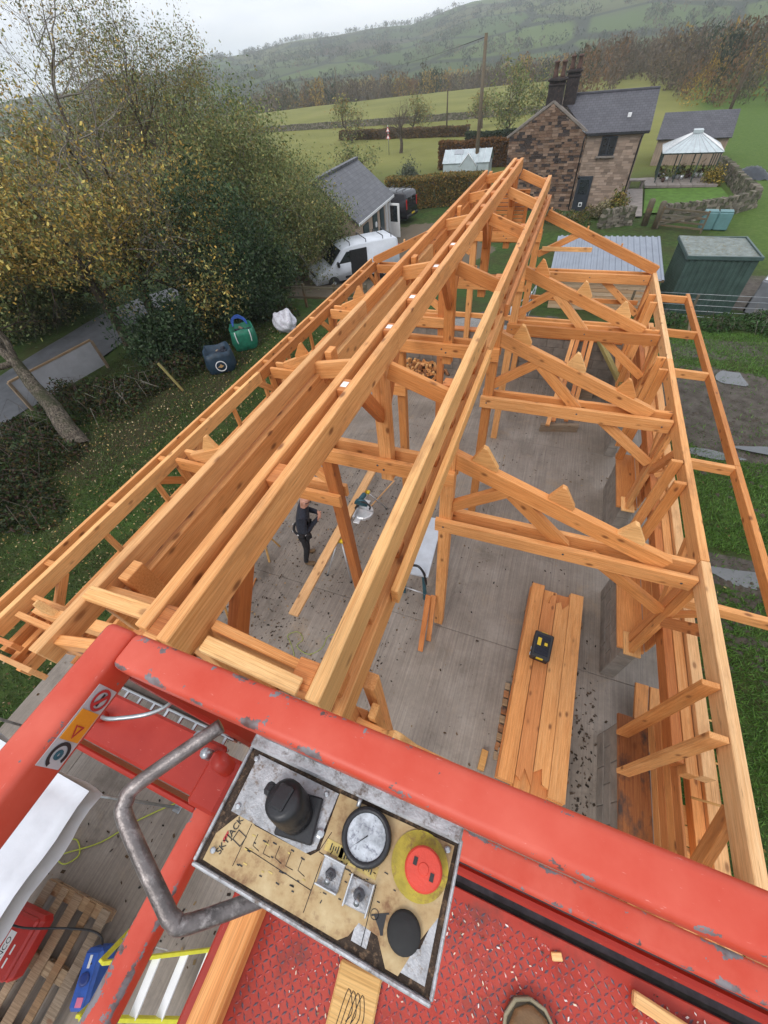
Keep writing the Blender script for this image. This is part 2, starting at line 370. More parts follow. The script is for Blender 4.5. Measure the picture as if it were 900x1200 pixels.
def ground_mat():
    m,n,l,b = nt('ground_grass_and_fields')
    t = n.new('ShaderNodeTexCoord'); v = t.outputs['Object']
    sx = n.new('ShaderNodeSeparateXYZ'); l.new(v,sx.inputs[0]); X,Y = sx.outputs[0],sx.outputs[1]
    n1 = noise(n,l,v,.45,5,.6); n2 = noise(n,l,v,3.5,6,.7); n3 = noise(n,l,v,30,4,.7)
    g = ramp(n,[(.3,(.022,.040,.011)),(.55,(.045,.085,.018)),(.8,(.085,.135,.03))]); l.new(n2,g.inputs[0]); col = g.outputs[0]
    r = ramp(n,[(.42,0),(.62,1)]); l.new(n1,r.inputs[0])
    col = mixc(n,l,math_(n,l,'MULTIPLY',r.outputs[0],.55),col,(.050,.040,.020))
    lf = ramp(n,[(.60,0),(.66,1)]); l.new(n3,lf.inputs[0])
    col = mixc(n,l,math_(n,l,'MULTIPLY',lf.outputs[0],.45),col,(.16,.105,.04))
    def blob(cx,cy,rx,ry,w=.9):
        dx = math_(n,l,'DIVIDE',math_(n,l,'SUBTRACT',X,cx),rx); dy = math_(n,l,'DIVIDE',math_(n,l,'SUBTRACT',Y,cy),ry)
        d = math_(n,l,'ADD',math_(n,l,'MULTIPLY',dx,dx),math_(n,l,'MULTIPLY',dy,dy))
        d = math_(n,l,'ADD',d,math_(n,l,'MULTIPLY_ADD',n1,2.4,-1.2))
        q = ramp(n,[(w,1),(w+.25,0)]); l.new(d,q.inputs[0]); return q.outputs[0]
    mud = ramp(n,[(.3,(.05,.042,.034)),(.7,(.125,.11,.095))]); l.new(n2,mud.inputs[0])
    for a in ((5.2,11.2,2.4,2.4),(4.6,5.7,2.2,.4),(2.9,9.5,.5,3.0),(9,24,4,3.2),(-1,15,6,2.6),(6.5,15,3,1.2)):
        col = mixc(n,l,blob(*a),col,mud.outputs[0])
    # drive by the vans, leaf-strewn bank by the lane
    col = mixc(n,l,blob(-10,27,5.5,9),col,(.13,.105,.075))
    col = mixc(n,l,math_(n,l,'MULTIPLY',blob(-11.2,8.5,1.6,5.5),.8),col,(.045,.032,.02))
    # pasture beyond the houses, then fields on the hillside
    far = ramp(n,[(0,0),(1,1)]); l.new(math_(n,l,'MULTIPLY_ADD',Y,1/22,-44/22),far.inputs[0])
    nf = noise(n,l,v,.06,5,.65); pf = ramp(n,[(.3,(.14,.145,.038)),(.6,(.20,.20,.058)),(.8,(.21,.185,.075))]); l.new(nf,pf.inputs[0])
    col = mixc(n,l,far.outputs[0],col,pf.outputs[0])
    rg = ramp(n,[(0,0),(1,1)]); l.new(math_(n,l,'MULTIPLY_ADD',math_(n,l,'SUBTRACT',X,math_(n,l,'MULTIPLY',Y,.08)),.25,-1.1),rg.inputs[0])
    rgy = ramp(n,[(0,0),(1,1)]); l.new(math_(n,l,'MULTIPLY_ADD',Y,.2,-5.2),rgy.inputs[0])
    pg = ramp(n,[(.3,(.060,.105,.020)),(.55,(.085,.14,.028)),(.75,(.13,.15,.05))]); l.new(n2,pg.inputs[0])
    col = mixc(n,l,math_(n,l,'MULTIPLY',rg.outputs[0],rgy.outputs[0]),col,pg.outputs[0])
    # hillside patchwork
    mpv = n.new('ShaderNodeMapping'); mpv.inputs['Scale'].default_value = (.0105,.0078,.007); l.new(v,mpv.inputs['Vector'])
    vo = n.new('ShaderNodeTexVoronoi'); vo.inputs['Scale'].default_value = 1.0; l.new(mpv.outputs[0],vo.inputs['Vector'])
    sc = n.new('ShaderNodeSeparateColor'); l.new(vo.outputs['Color'],sc.inputs[0])
    hp = ramp(n,[(0,(.035,.055,.016)),(.3,(.085,.12,.03)),(.55,(.045,.075,.022)),(.8,(.11,.12,.042)),(1,(.06,.05,.028))]); l.new(sc.outputs[0],hp.inputs[0])
    moor = noise(n,l,v,.004,6,.7); mr = ramp(n,[(.5,0),(.66,1)]); l.new(moor,mr.inputs[0])
    hcol = mixc(n,l,math_(n,l,'MULTIPLY',mr.outputs[0],.7),hp.outputs[0],(.06,.046,.028))
    ve = n.new('ShaderNodeTexVoronoi'); ve.feature = 'DISTANCE_TO_EDGE'; ve.inputs['Scale'].default_value = 1.0; l.new(mpv.outputs[0],ve.inputs['Vector'])
    he = ramp(n,[(.03,1),(.06,0)]); l.new(ve.outputs['Distance'],he.inputs[0])
    hcol = mixc(n,l,he.outputs[0],hcol,(.028,.034,.018))
    hm = ramp(n,[(0,0),(1,1)]); l.new(math_(n,l,'MULTIPLY_ADD',Y,1/60,-200/60),hm.inputs[0])
    col = mixc(n,l,hm.outputs[0],col,hcol)
    l.new(col,b.inputs['Base Color']); b.inputs['Roughness'].default_value = .95; b.inputs['Specular IOR Level'].default_value = .15
    bump(n,l,b,n3,.6,.05)
    return m
M['ground'] = ground_mat()

def concrete_mat():
    m,n,l,b = nt('brushed_concrete')
    v = obj_coord(n,l,(1,1,1),False)
    a = noise(n,l,v,.9,6,.65); f = noise(n,l,v,22,5,.7)
    q = n.new('ShaderNodeMapping'); q.inputs['Scale'].default_value = (38,.6,1); l.new(v,q.inputs['Vector']); br = noise(n,l,q.outputs[0],1,4,.7)
    r = ramp(n,[(.3,(.18,.148,.118)),(.5,(.255,.215,.178)),(.72,(.345,.302,.258))]); l.new(a,r.inputs[0])
    r2 = ramp(n,[(.3,.66),(.68,1.15)]); l.new(br,r2.inputs[0]); col = mixc(n,l,.9,r.outputs[0],r2.outputs[0],'MULTIPLY')
    r3 = ramp(n,[(.35,.8),(.65,1.05)]); l.new(f,r3.inputs[0]); col = mixc(n,l,.5,col,r3.outputs[0],'MULTIPLY')
    # damp, dirty patches with a shape of their own
    d = noise(n,l,v,.55,6,.75,.6); rd = ramp(n,[(.54,0),(.68,1)]); l.new(d,rd.inputs[0])
    col = mixc(n,l,math_(n,l,'MULTIPLY',rd.outputs[0],.6),col,(.075,.062,.05))
    sd_ = noise(n,l,v,.8,6,.72,.5); rsd = ramp(n,[(.56,0),(.66,1)]); l.new(sd_,rsd.inputs[0])
    col = mixc(n,l,math_(n,l,'MULTIPLY',math_(n,l,'MULTIPLY',rsd.outputs[0],f),.7),col,(.33,.235,.14))
    wp_ = noise(n,l,v,2.6,6,.8,1.2); rwp = ramp(n,[(.62,0),(.68,1)]); l.new(wp_,rwp.inputs[0]); col = mixc(n,l,math_(n,l,'MULTIPLY',rwp.outputs[0],.35),col,(.05,.042,.035))
    l.new(col,b.inputs['Base Color'])
    rq = ramp(n,[(.45,.5),(.7,.85)]); l.new(d,rq.inputs[0]); l.new(rq.outputs[0],b.inputs['Roughness'])
    bump(n,l,b,br,.35,.003)
    return m
M['concrete'] = concrete_mat()
M['block'] = basic('concrete_block', (.225,.195,.165), .9, .25, 5, 0, .5)
M['mortar'] = basic('mortar', (.14,.12,.10), .95, .2, 8)
M['tarmac'] = basic('wet_tarmac', (.075,.080,.092), .55, .3, 2.5, 0, .4, False)
M['stone'] = leaf_mat('stone_faces', .9, 0.0)
M['slate'] = None
def courses(name, c1, c2, gap, sx, sy, rough=.6):
    m,n,l,b = nt(name); v = obj_coord(n,l,(1,1,1))
    bt = n.new('ShaderNodeTexBrick'); l.new(v,bt.inputs['Vector']); bt.inputs['Scale'].default_value = 1
    bt.inputs['Brick Width'].default_value = sx; bt.inputs['Row Height'].default_value = sy; bt.inputs['Mortar Size'].default_value = .012
    bt.inputs['Color1'].default_value = rgba(c1); bt.inputs['Color2'].default_value = rgba(c2); bt.inputs['Mortar'].default_value = rgba(gap)
    f = noise(n,l,v,1.3,5); r = ramp(n,[(.3,.7),(.7,1.15)]); l.new(f,r.inputs[0])
    l.new(mixc(n,l,.8,bt.outputs['Color'],r.outputs[0],'MULTIPLY'),b.inputs['Base Color']); b.inputs['Roughness'].default_value = rough
    bump(n,l,b,bt.outputs['Fac'],-.5,.02); return m
M['slate'] = courses('slate_roof',(.065,.065,.078),(.088,.086,.10),(.03,.03,.036),.3,.22,.55)
M['slateg'] = courses('grey_slate_roof',(.085,.088,.10),(.12,.122,.135),(.05,.05,.055),.35,.25,.5)
M['wallstone'] = courses('pale_stone_wall',(.27,.205,.155),(.34,.26,.20),(.20,.16,.125),.5,.2,.9)
M['lawn'] = basic('lawn', (.08,.155,.025), .9, .25, 2.5, 0, .5, False, .2)
M['flag'] = basic('paving', (.23,.20,.18), .85, .25, 2)

# ------------------------------------------------------------------ ground
def ground_z(x, y):
    x = np.asarray(x,float); y = np.asarray(y,float)
    z = -1.85*sstep(11.8,27,y)
    z = z - .06 + .05*np.sin(x*.9+.5)*np.cos(y*.7)*sstep(2.6,4,np.abs(x+1.4)-1.6)
    z = np.where((x>-7.2)&(x<3.3)&(y>-9)&(y<12.2), -.07, z)
    z = z + .9*sstep(90,165,y)
    # hillside
    r = np.hypot(x,y); az = np.degrees(np.arctan2(x,y))
    top = np.interp(az,[-180,-75,-60,-54,-40,-35,-27,-18,-12,-2,3,10,45,90,180],[6,6,10,15,30,39,50,51,68,78,82,86,90,40,6])+1.2*np.sin(az*.8)
    h = top*sstep(300,1230,r) - 5.5*sstep(185,255,r)*(1-sstep(380,620,r))
    fwd = sstep(110,70,np.abs(az+15))
    h = h + (2.2*np.sin(x*.011+2)*np.cos(y*.009) + 1.0*np.sin(x*.031)*np.sin(y*.027))*sstep(300,600,r)*(1-sstep(900,1200,r))
    return z + h*fwd
rad = np.concatenate([[0], np.geomspace(1.0, 2600, 200)])
NA = 260
vs = []; fs = []
for r_ in rad:
    t = np.linspace(0,2*np.pi,NA,endpoint=False)
    xx = r_*np.sin(t); yy = r_*np.cos(t); zz = ground_z(xx,yy)
    vs.append(np.stack([xx,yy,zz],1))
vs = np.concatenate(vs)
for i in range(len(rad)-1):
    for k in range(NA):
        k2 = (k+1)%NA; fs.append((i*NA+k, i*NA+k2, (i+1)*NA+k2, (i+1)*NA+k))
g = pydata(vs, fs, True)
tag(link('ground', g, M['ground']), kind='structure')
def gz(x,y): return float(ground_z(x,y))

# lane on the left
lane = [(-16.6,-6),(-16.9,2),(-17.2,6),(-17.6,10),(-18.2,16),(-17.5,24),(-16.8,34)]
L = spline(lane,5); v = []; f = []
for i,(x,y) in enumerate(L):
    x2,y2 = L[min(i+1,len(L)-1)]; x1,y1 = L[max(i-1,0)]; dx,dy = x2-x1,y2-y1; q = math.hypot(dx,dy)
    for s in (-1.6,0,1.6):
        px_,py_ = x-dy/q*s*-1, y+dx/q*s*-1
        v.append((px_,py_,max(gz(px_,py_),gz(x,y))+.03+(.03 if s==0 else 0)))
for i in range(len(L)-1):
    for k in range(2): a = i*3+k; f.append((a,a+1,a+4,a+3))
tag(link('lane_road', pydata(v,f,True), M['tarmac']), kind='structure')

# concrete slab in bays, real joints between them
slab = bpy.data.objects.new('concrete_slab', None); C.objects.link(slab); tag(slab, kind='structure')
xs = [-6.9,-5.25,3.0]; ys = [-8.6,-5.6,-2.55,2.945,8.42,11.75]
for i in range(2):
    for j in range(5):
        if i == 0 and j > 2: continue
        x0,x1,y0,y1 = xs[i]+.002,xs[i+1]-.002,ys[j]+.0025,ys[j+1]-.0025
        if i == 0 and j == 2: y1 = .3
        me = bpy.data.meshes.new('m'); 
        bm = bmesh.new(); bmesh.ops.create_cube(bm,size=1)
        for w in bm.verts: w.co = Vector(((x0+x1)/2+w.co.x*(x1-x0), (y0+y1)/2+w.co.y*(y1-y0), -.09+w.co.z*.18))
        bmesh.ops.bevel(bm, geom=[e for e in bm.edges if all(q.co.z>-.01 for q in e.verts)], offset=.006, segments=1, affect='EDGES')
        bm.to_mesh(me); bm.free()
        link('slab_bay', me, M['concrete'], slab)
# scattered bits on the slab
def scatter(name, n, region, sizes, pal, zfun, parent=None, label=None, flat=.25, cat=None):
    x = RNG.uniform(region[0],region[1],n); y = RNG.uniform(region[2],region[3],n)
    # clump a little
    k = RNG.integers(0,max(1,n//14),n); cx = RNG.uniform(region[0],region[1],n)[k]; cy = RNG.uniform(region[2],region[3],n)[k]
    cl_ = RNG.random(n) < .55
    x = np.where(cl_, cx+RNG.normal(0,.22,n), x); y = np.where(cl_, cy+RNG.normal(0,.22,n), y)
    ok = (x>region[0])&(x<region[1])&(y>region[2])&(y<region[3]); x,y = x[ok],y[ok]; n = len(x)
    z = zfun(x,y)+.006
    a = RNG.uniform(0,2*np.pi,n); s = RNG.uniform(sizes[0],sizes[1],n)**1.0; el = RNG.uniform(.35,1,n)
    tilt = RNG.normal(0,flat,n); tilt2 = RNG.normal(0,flat,n)
    U = np.stack([np.cos(a)*s,np.sin(a)*s,tilt*s],1); V = np.stack([-np.sin(a)*s*el,np.cos(a)*s*el,tilt2*s],1)
    z = z + np.maximum(np.abs(U[:,2]),np.abs(V[:,2]))
    pal = np.array(pal); c = pal[RNG.integers(0,len(pal),n)]*RNG.uniform(.7,1.25,(n,1))
    o = link(name, quads_mesh(np.stack([x,y,z],1),U,V,c), M['bit'], parent)
    return tag(o, label, cat, kind='stuff')
flat0 = lambda x,y: np.zeros_like(x)
scatter('leaf_litter', 1700, (-5.2,2.35,-5.5,11.6), (.006,.028), [(.03,.02,.014),(.05,.03,.015),(.02,.016,.014),(.10,.06,.03),(.26,.18,.09)], flat0, None, 'dark dead leaves and wood chips strewn over the concrete', cat='litter')
scatter('sawdust_chips', 2000, (-4.6,-1.0,.6,6.4), (.005,.022), [(.03,.02,.012),(.04,.024,.014),(.07,.04,.02),(.30,.19,.09)], flat0, None, 'brown sawdust and chips around the worker', cat='sawdust')

scatter('wall_foot_dirt', 220, (1.62,2.0,.6,2.9), (.006,.03), [(.03,.022,.016),(.05,.036,.024),(.09,.06,.04)], flat0, None, 'dark wet dirt and chips along the foot of the near block wall', cat='dirt')
# grass blades and fallen leaves near the barn
def grass(name, n, regions, h, pal, label):
    X=[];Y=[]
    for (a,b_,c,d,w) in regions:
        k = int(n*w); X.append(RNG.uniform(a,b_,k)); Y.append(RNG.uniform(c,d,k))
    x = np.concatenate(X); y = np.concatenate(Y)
    dens = np.sin(x*1.7+np.sin(y*1.3))*np.sin(y*1.9+x*.6)
    keep = (RNG.random(len(x)) < .62+.38*dens)
    mud_ = (((x-5.2)/2.2)**2+((y-11.2)/2.2)**2 < .9) | (((x-4.6)/2.2)**2+((y-5.7)/.5)**2 < 1)
    keep &= ~(mud_ & (RNG.random(len(x)) < .93))
    x,y = x[keep],y[keep]; n = len(x); z = ground_z(x,y)
    a = RNG.uniform(0,2*np.pi,n); hh = RNG.uniform(.5,1.3,n)*h; w_ = RNG.uniform(.006,.013,n)
    b0 = np.stack([x-np.cos(a)*w_,y-np.sin(a)*w_,z],1); b1 = np.stack([x+np.cos(a)*w_,y+np.sin(a)*w_,z],1)
    lean = RNG.normal(0,.8,(n,2))*hh[:,None]; tp = np.stack([x+lean[:,0],y+lean[:,1],z+hh],1)
    me = bpy.data.meshes.new('m'); me.vertices.add(3*n); vv = np.stack([b0,b1,tp],1); me.vertices.foreach_set('co',vv.ravel())
    me.loops.add(3*n); me.loops.foreach_set('vertex_index',np.arange(3*n,dtype=np.int32))
    me.polygons.add(n); me.polygons.foreach_set('loop_start',np.arange(0,3*n,3,dtype=np.int32))
    pal = np.array(pal); c = pal[RNG.integers(0,len(pal),n)]*RNG.uniform(.7,1.3,(n,1))
    at = me.color_attributes.new('Col','FLOAT_COLOR','CORNER'); c4 = np.ones((n,3,4)); c4[:,:,:3] = c[:,None,:]; at.data.foreach_set('color',c4.ravel())
    me.update(); return tag(link(name,me,M['leaf']),label,'grass',kind='stuff')
grass('grass_by_lane', 210000, [(-12.5,-5.3,-.3,14,.72),(-15.4,-12.4,-1,14,.18),(-12.5,-6.9,-3,0,.1)], .055, [(.030,.060,.010),(.05,.10,.018),(.075,.135,.025),(.09,.10,.035)], 'dark green autumn grass with fallen leaves between barn and hedge')
grass('grass_by_field', 230000, [(2.5,7.5,-1,11,.7),(2.6,10,11,17,.3)], .06, [(.055,.125,.018),(.085,.18,.028),(.11,.21,.038)], 'short bright grass on the field side of the barn')
for nm,n_,rg_,lb in (('fallen_leaves',9000,(-13.2,-5.3,-2.5,13),'yellow fallen leaves scattered on the grass beside the hedge'),('fallen_leaves',160,(2.6,7.4,0,10),'few pale leaves on the muddy field grass')):
    scatter(nm,n_,rg_,(.009,.028),[(.30,.20,.06),(.36,.27,.12),(.16,.09,.035),(.11,.06,.03),(.38,.30,.18)],lambda x,y: ground_z(x,y)+.035,None,lb,.5,'leaves')
# puddles in the field
for i,(cx,cy,rx,ry) in enumerate(((4.7,5.6,1.0,.20),(5.5,4.6,.5,.16),(4.35,9.2,.6,.14),(6.0,9.6,1.1,.16),(5.3,12.8,.35,.5))):
    k = 22; pv = [(cx+rx*math.cos(t)*(1+.22*math.sin(3*t+i)), cy+ry*math.sin(t)*(1+.3*math.sin(2*t+i*2)), -.045) for t in [2*math.pi*j/k for j in range(k)]]
    zz = max(gz(p[0],p[1]) for p in pv)+.012
    pv = [(p[0],p[1],zz) for p in pv]
    if 'water' not in M: M['water'] = basic('puddle', (.10,.105,.11), .06, .2, 1.5, 0, 0, True, .7)
    tag(link('puddle', pydata(pv,[tuple(range(k))]), M['water']), kind='structure')
# clods in the mud
n_ = 900; cx = RNG.normal(0,1,n_); cy = RNG.normal(0,1,n_); w = RNG.integers(0,3,n_)
x = np.where(w==0,5.0+cx*1.0,np.where(w==1,4.6+cx*1.0,3.9+cx*.8)); y = np.where(w==0,9.4+cy*.9,np.where(w==1,5.2+cy*.3,4.4+cy*.35))
k = x > 3.2; x,y = x[k],y[k]; vv=[];ff=[]
ico = [(0,0,1),(.9,0,.3),(.28,.85,.3),(-.72,.53,.3),(-.72,-.53,.3),(.28,-.85,.3)]
for a,b_ in zip(x,y):
    s = RNG.uniform(.02,.085); base = len(vv); z0 = gz(a,b_); th = RNG.uniform(0,6)
    for q in ico:
        j = RNG.uniform(.7,1.3,3); vv.append((a+(q[0]*math.cos(th)-q[1]*math.sin(th))*s*j[0], b_+(q[0]*math.sin(th)+q[1]*math.cos(th))*s*j[1], z0+q[2]*s*.75*j[2]-.015))
    for k_ in range(1,6): ff.append((base,base+k_,base+1+(k_%5)))
M['mud'] = basic('mud', (.055,.042,.03), .8, .35, 8, 0, .5)
tag(link('mud_clods', pydata(vv,ff), M['mud']), 'churned wet mud clods beside the puddles', 'mud', kind='stuff')
# ------------------------------------------------------------------ timber frame of the barn
CX = -1.38
FY = [0.40, 3.05, 5.77, 8.45, 11.45]
barn = thing('timber_barn_frame', 'unclad orange larch barn frame with raised ridge standing on the concrete slab', 'barn frame', (CX,5.9,0))
def B(name, p0, p1, w, h, mat='wood', up=(0,0,1), b=.005):
    return beam(name, p0, p1, w, h, M[mat], barn, b, up)
def jit(s=.004): return random.uniform(-s,s)
def bolts(parent_obj, pts):
    """bolt heads as sub-parts; pts in the part's own coordinates (x, side)"""
    for x,sd_,hz_ in pts:
        me = bolt_me
        o = link('bolt', me, None, parent_obj, Matrix.Translation((x, sd_, hz_)) @ Matrix.Rotation(R(90),4,'X'))
bolt_me = lathe_mesh([(.013,-.002),(.013,.004),(.008,.008)],8,False); bolt_me.materials.append(M['darkst'])

def mirror(s, x): return x if s > 0 else 2*CX - x
def cleat(s, X0, zt, Y, name='cleat'):
    """pointed block nailed on the upper edge of a rafter, carries a purlin"""
    sl = .40
    pts = [(-.115,.045),(-.012,.235),(.03,.215),(.165,-.012),(.13,-.16),(-.09,-.075)]
    if s < 0: pts = [(-u,v) for u,v in pts][::-1]
    me = prism_mesh(pts,.062,.004); me.materials.append(M['woodf'] if random.random()<.5 else M['wood'])
    link(name, me, None, barn, off(barn) @ Matrix.Translation((mirror(s,X0),Y,zt)))
def half_truss(s, Y, gable=False, front=False):
    m = lambda x: mirror(s,x)
    # nave post
    B('post',(m(-.63),Y,.0),(m(-.63),Y,4.18),.145,.145,'woodd' if random.random()<.35 else 'wood')
    # double tie clasping the post
    for d in (-.105,.105):
        t = B('tie_beam',(m(-.735),Y+d,2.85+jit()),(m(2.015),Y+d,2.85+jit()),.062,.2,'wood')
        if d < 0:
            bolts(t, [((-1 if True else 1)*1.27*s*(1),-.032,.0),(1.26*s,-.032,.0),(.1,-.032,.02)])
    zr = lambda X: 3.96-.40*(X+.57)                      # upper edge of the rafter
    if gable:
        B('rafter',(m(-.52),Y,4.07),(m(2.10),Y,3.02),.10,.19,'wood')
        B('brace',(m(-.56),Y,3.28),(m(.30),Y,3.72),.07,.13)
        B('collar_board',(m(-.48),Y-.08,3.42),(m(.62),Y-.08,3.42),.035,.09,'woodf')
        for X in (-.44,.42,1.22): B('peg',(m(X),Y+.02,4.1-.40*(X+.5)),(m(X),Y+.02,4.22-.40*(X+.5)),.035,.05,'woodp')
    else:
        a,b_ = -.60,1.72
        B('rafter',(m(a),Y,zr(a)-.10),(m(b_),Y,zr(b_)-.10),.095,.19,'wood')
        for X in (-.29,.52,1.27): cleat(s,X,zr(X),Y)
        B('strut',(m(-.60),Y,3.10),(m(.06),Y,3.58),.078,.135,'wood')
        B('strut',(m(.0),Y,3.58),(m(.74),Y,2.86),.074,.15,'wood')
    B('knee_brace',(m(1.02),Y,2.82),(m(2.03),Y,2.06),.076,.135,'wood')
    # outer post: two boards side by side
    z0 = 1.09 if s > 0 else .0
    for d in (-.075,.075):
        B('wall_post',(m(2.075),Y+d,z0),(m(2.075),Y+d,2.775),.06,.12,'woodd' if d>0 else 'wood')
    if s > 0:
        for sg in (1,-1):
            if .3 < Y+sg*.55 < 11.5: B('wall_brace',(2.085,Y+sg*.12,2.02),(2.085,Y+sg*.58,2.76),.07,.12,'wood' if sg>0 else 'woodd')
        B('bearing_plate',(2.09,Y-.17,1.07),(2.09,Y+.17,1.07),.21,.035,'woodf')
for Y in FY:
    for s in (1,-1): half_truss(s,Y,gable=(Y==FY[-1]))

# collars and king posts carrying the ridge
for i,Y in enumerate(FY):
    for d in (-.105,.105):
        c_ = B('collar_beam',(-2.24,Y+d,3.655),(-.545,Y+d,3.655),.06,.195,'wood')
        if d < 0: bolts(c_,[(-.02,-.031,.02),(.05,-.031,-.03)])
    B('king_post',(-1.34,Y,3.40),(-1.34,Y,4.80),.14,.14,'wood')
    for sg in ((1,-1) if 0<i<4 else ((1,) if i==0 else (-1,))):     # wedge braces between king post and ridge
        B('ridge_brace',(-1.34,Y+sg*.05,4.28),(-1.34,Y+sg*.48,4.83),.075,.12,'woodd')
# ridge: two beams with blocks between them
for x in (-1.41,-1.268):
    seams = [.27,4.55,8.3,11.62] if x < -1.3 else [.25,3.3,6.9,11.62]
    for a,b_ in zip(seams,seams[1:]):
        B('ridge_beam',(x,a,4.925),(x,b_,4.925),.066,.22,'wood')
tagm = basic('white_tag',(.8,.8,.8),.6,.03,4)
for Y in (.33,1.35,2.36,3.36,4.05,4.95,5.75,6.7,7.7,8.6,9.6,10.6,11.5):
    k_ = box('ridge_block',(-1.339,Y,4.915),(.072,.16,.205),M['woodd'],barn)
    if 2 < Y < 6: link('tag', box_mesh(.05,.07,.002,0,tagm), None, k_, Matrix.Translation((0,0,.1045)))
# clerestory plates either side of the ridge
seam = [.02,4.3,8.2,11.6]
for a,b_ in zip(seam,seam[1:]): B('clerestory_plate',(-2.01,a,4.775),(-2.01,b_,4.775),.064,.15,'woodp' if a < 4 else 'wood')
for a,b_ in ((.35,3.1),(3.11,7.0),(7.01,11.6)): B('clerestory_plate',(-1.985,a,4.545),(-1.985,b_,4.545),.075,.255,'wood' if a<3 or a>6 else 'woodf')
for a,b_ in ((.42,5.2),(5.21,11.5)): B('head_rail',(-1.965,a,4.275),(-1.965,b_,4.275),.06,.25,'woodd' if a>3 else 'wood')
B('head_rail',(-1.935,.45,4.075),(-1.935,11.4,4.075),.05,.10,'woodd')
for Y in FY: box('plate_post',(-1.915,Y+.16,4.56),(.07,.13,.52),M['wood'],barn)
for a,b_ in ((.30,5.1),(5.1,11.6)): B('clerestory_plate',(-.622,a,4.61),(-.622,b_,4.61),.074,.25,'woodf' if a<1 else 'wood')
for a,b_ in ((.34,4.4),(4.4,11.6)): B('clerestory_plate',(-.585,a,4.29),(-.585,b_,4.29),.08,.22,'wood')
B('outer_rail',(-.515,1.08,4.395),(-.515,4.2,4.395),.05,.15,'woodf'); B('outer_rail',(-.515,5.4,4.395),(-.515,11.2,4.395),.05,.15,'woodd')
for j in range(23):
    Y = .45+j*.49
    box('spacer_block',(-.612,Y+jit(.05),4.4425),(.06,.12,.085),M['woodd'],barn)
# short rafters between ridge and plates
for i,Y in enumerate((.43,3.00,5.60,7.88,9.7,11.42)):
    for s in (1,-1):
        m = lambda x: x if s>0 else 2*-1.339-x
        B('short_rafter',(m(-1.225),Y,4.80),(m(-.665),Y,4.60 if s>0 else 4.70),.05,.165,'wood')
        if i: box('rafter_block',(m(-.70),Y+.10,4.62),(.085,.12,.16),M['woodd'],barn)
# front end: laid boards and blocks
B('front_rafter',(-1.19,.335,4.86),(-.70,.335,4.735),.075,.055,'woodf')
B('front_rafter',(-1.98,.36,4.86),(-1.47,.36,4.93),.075,.05,'woodf')
box('front_block',(-.715,.40,4.66),(.11,.14,.13),M['woodd'],barn)
box('front_block',(-1.34,.235,4.92),(.08,.06,.2),M['wood'],barn)
B('barge_board',(-2.08,.10,4.70),(-1.50,.17,4.88),.05,.16,'wood')
B('front_post',(-.52,.62,.0),(-.52,.62,4.15),.075,.10,'wood'); B('front_post',(-.47,.50,.0),(-.47,.50,4.0),.05,.09,'woodf')
# right hand eaves plate in two lengths, wall studs, mid rails, outrigger
B('eaves_plate',(2.078,.02,2.885),(2.078,3.16,2.885),.085,.215,'woodp'); B('eaves_plate',(2.078,3.17,2.885),(2.078,7.4,2.885),.085,.215,'wood'); B('eaves_plate',(2.078,7.41,2.885),(2.078,11.62,2.885),.085,.215,'woodp')
for Y in (1.42,1.84,4.33,4.74,7.05,7.45,9.75,10.15):
    B('stud',(1.963,Y,1.052),(1.963,Y,2.985),.135,.05,'wood',up=(0,1,0))
for x,z,mt,w_ in ((2.195,1.74,'woodd',.1),(2.305,1.74,'wood',.105),(2.425,1.80,'woodp',.115)):
    for a,b_ in ((1.46,5.8),(5.82,11.4)): B('mid_rail',(x,a+jit(.05),z),(x,b_,z),w_,.2,mt)
for a,b_ in ((.25,2.08),(2.98,4.47),(5.72,7.22),(8.4,11.46)):
    B('sole_plate',(2.085,a,1.025),(2.085,b_,1.025),.33,.05,'woods' if a<1 else 'wood')
    for k_ in range(4):
        B('cladding_board',(2.262,a+.02,1.13+k_*.155),(2.262,b_-.02,1.13+k_*.155),.024,.148,'woodd' if k_%2 else 'wood')
B('near_rail',(2.36,.2,1.07),(2.36,1.62,1.07),.13,.14,'wood'); B('near_rail',(2.66,.2,1.07),(2.66,1.75,1.07),.11,.14,'wood'); B('near_rail',(2.79,.15,1.12),(2.79,2.0,1.12),.14,.16,'woodp')
for k_ in range(6): B('end_board',(2.43,.30+k_*.19,.985),(2.62,.30+k_*.19,.985),.18,.022,'woodf')
B('outrigger_rail',(3.05,.3,2.33),(3.05,5.6,2.33),.075,.15,'wood'); B('outrigger_rail',(3.05,5.61,2.33),(3.05,11.95,2.33),.075,.15,'wood')
for Y in (.5,3.05,5.56,8.2,9.88,11.75):
    B('outrigger_arm',(2.13,Y,2.36),(3.01,Y,2.33),.07,.15,'wood')
    B('arm_bracket',(2.13,Y,2.02),(2.52,Y,2.30),.06,.08,'wood')
for Y in (.75,1.35,1.75,2.2,2.6): tube('batten',[(2.5,Y,1.35),(3.05,Y+.05,1.32)],.012,M['woody'],barn,6)
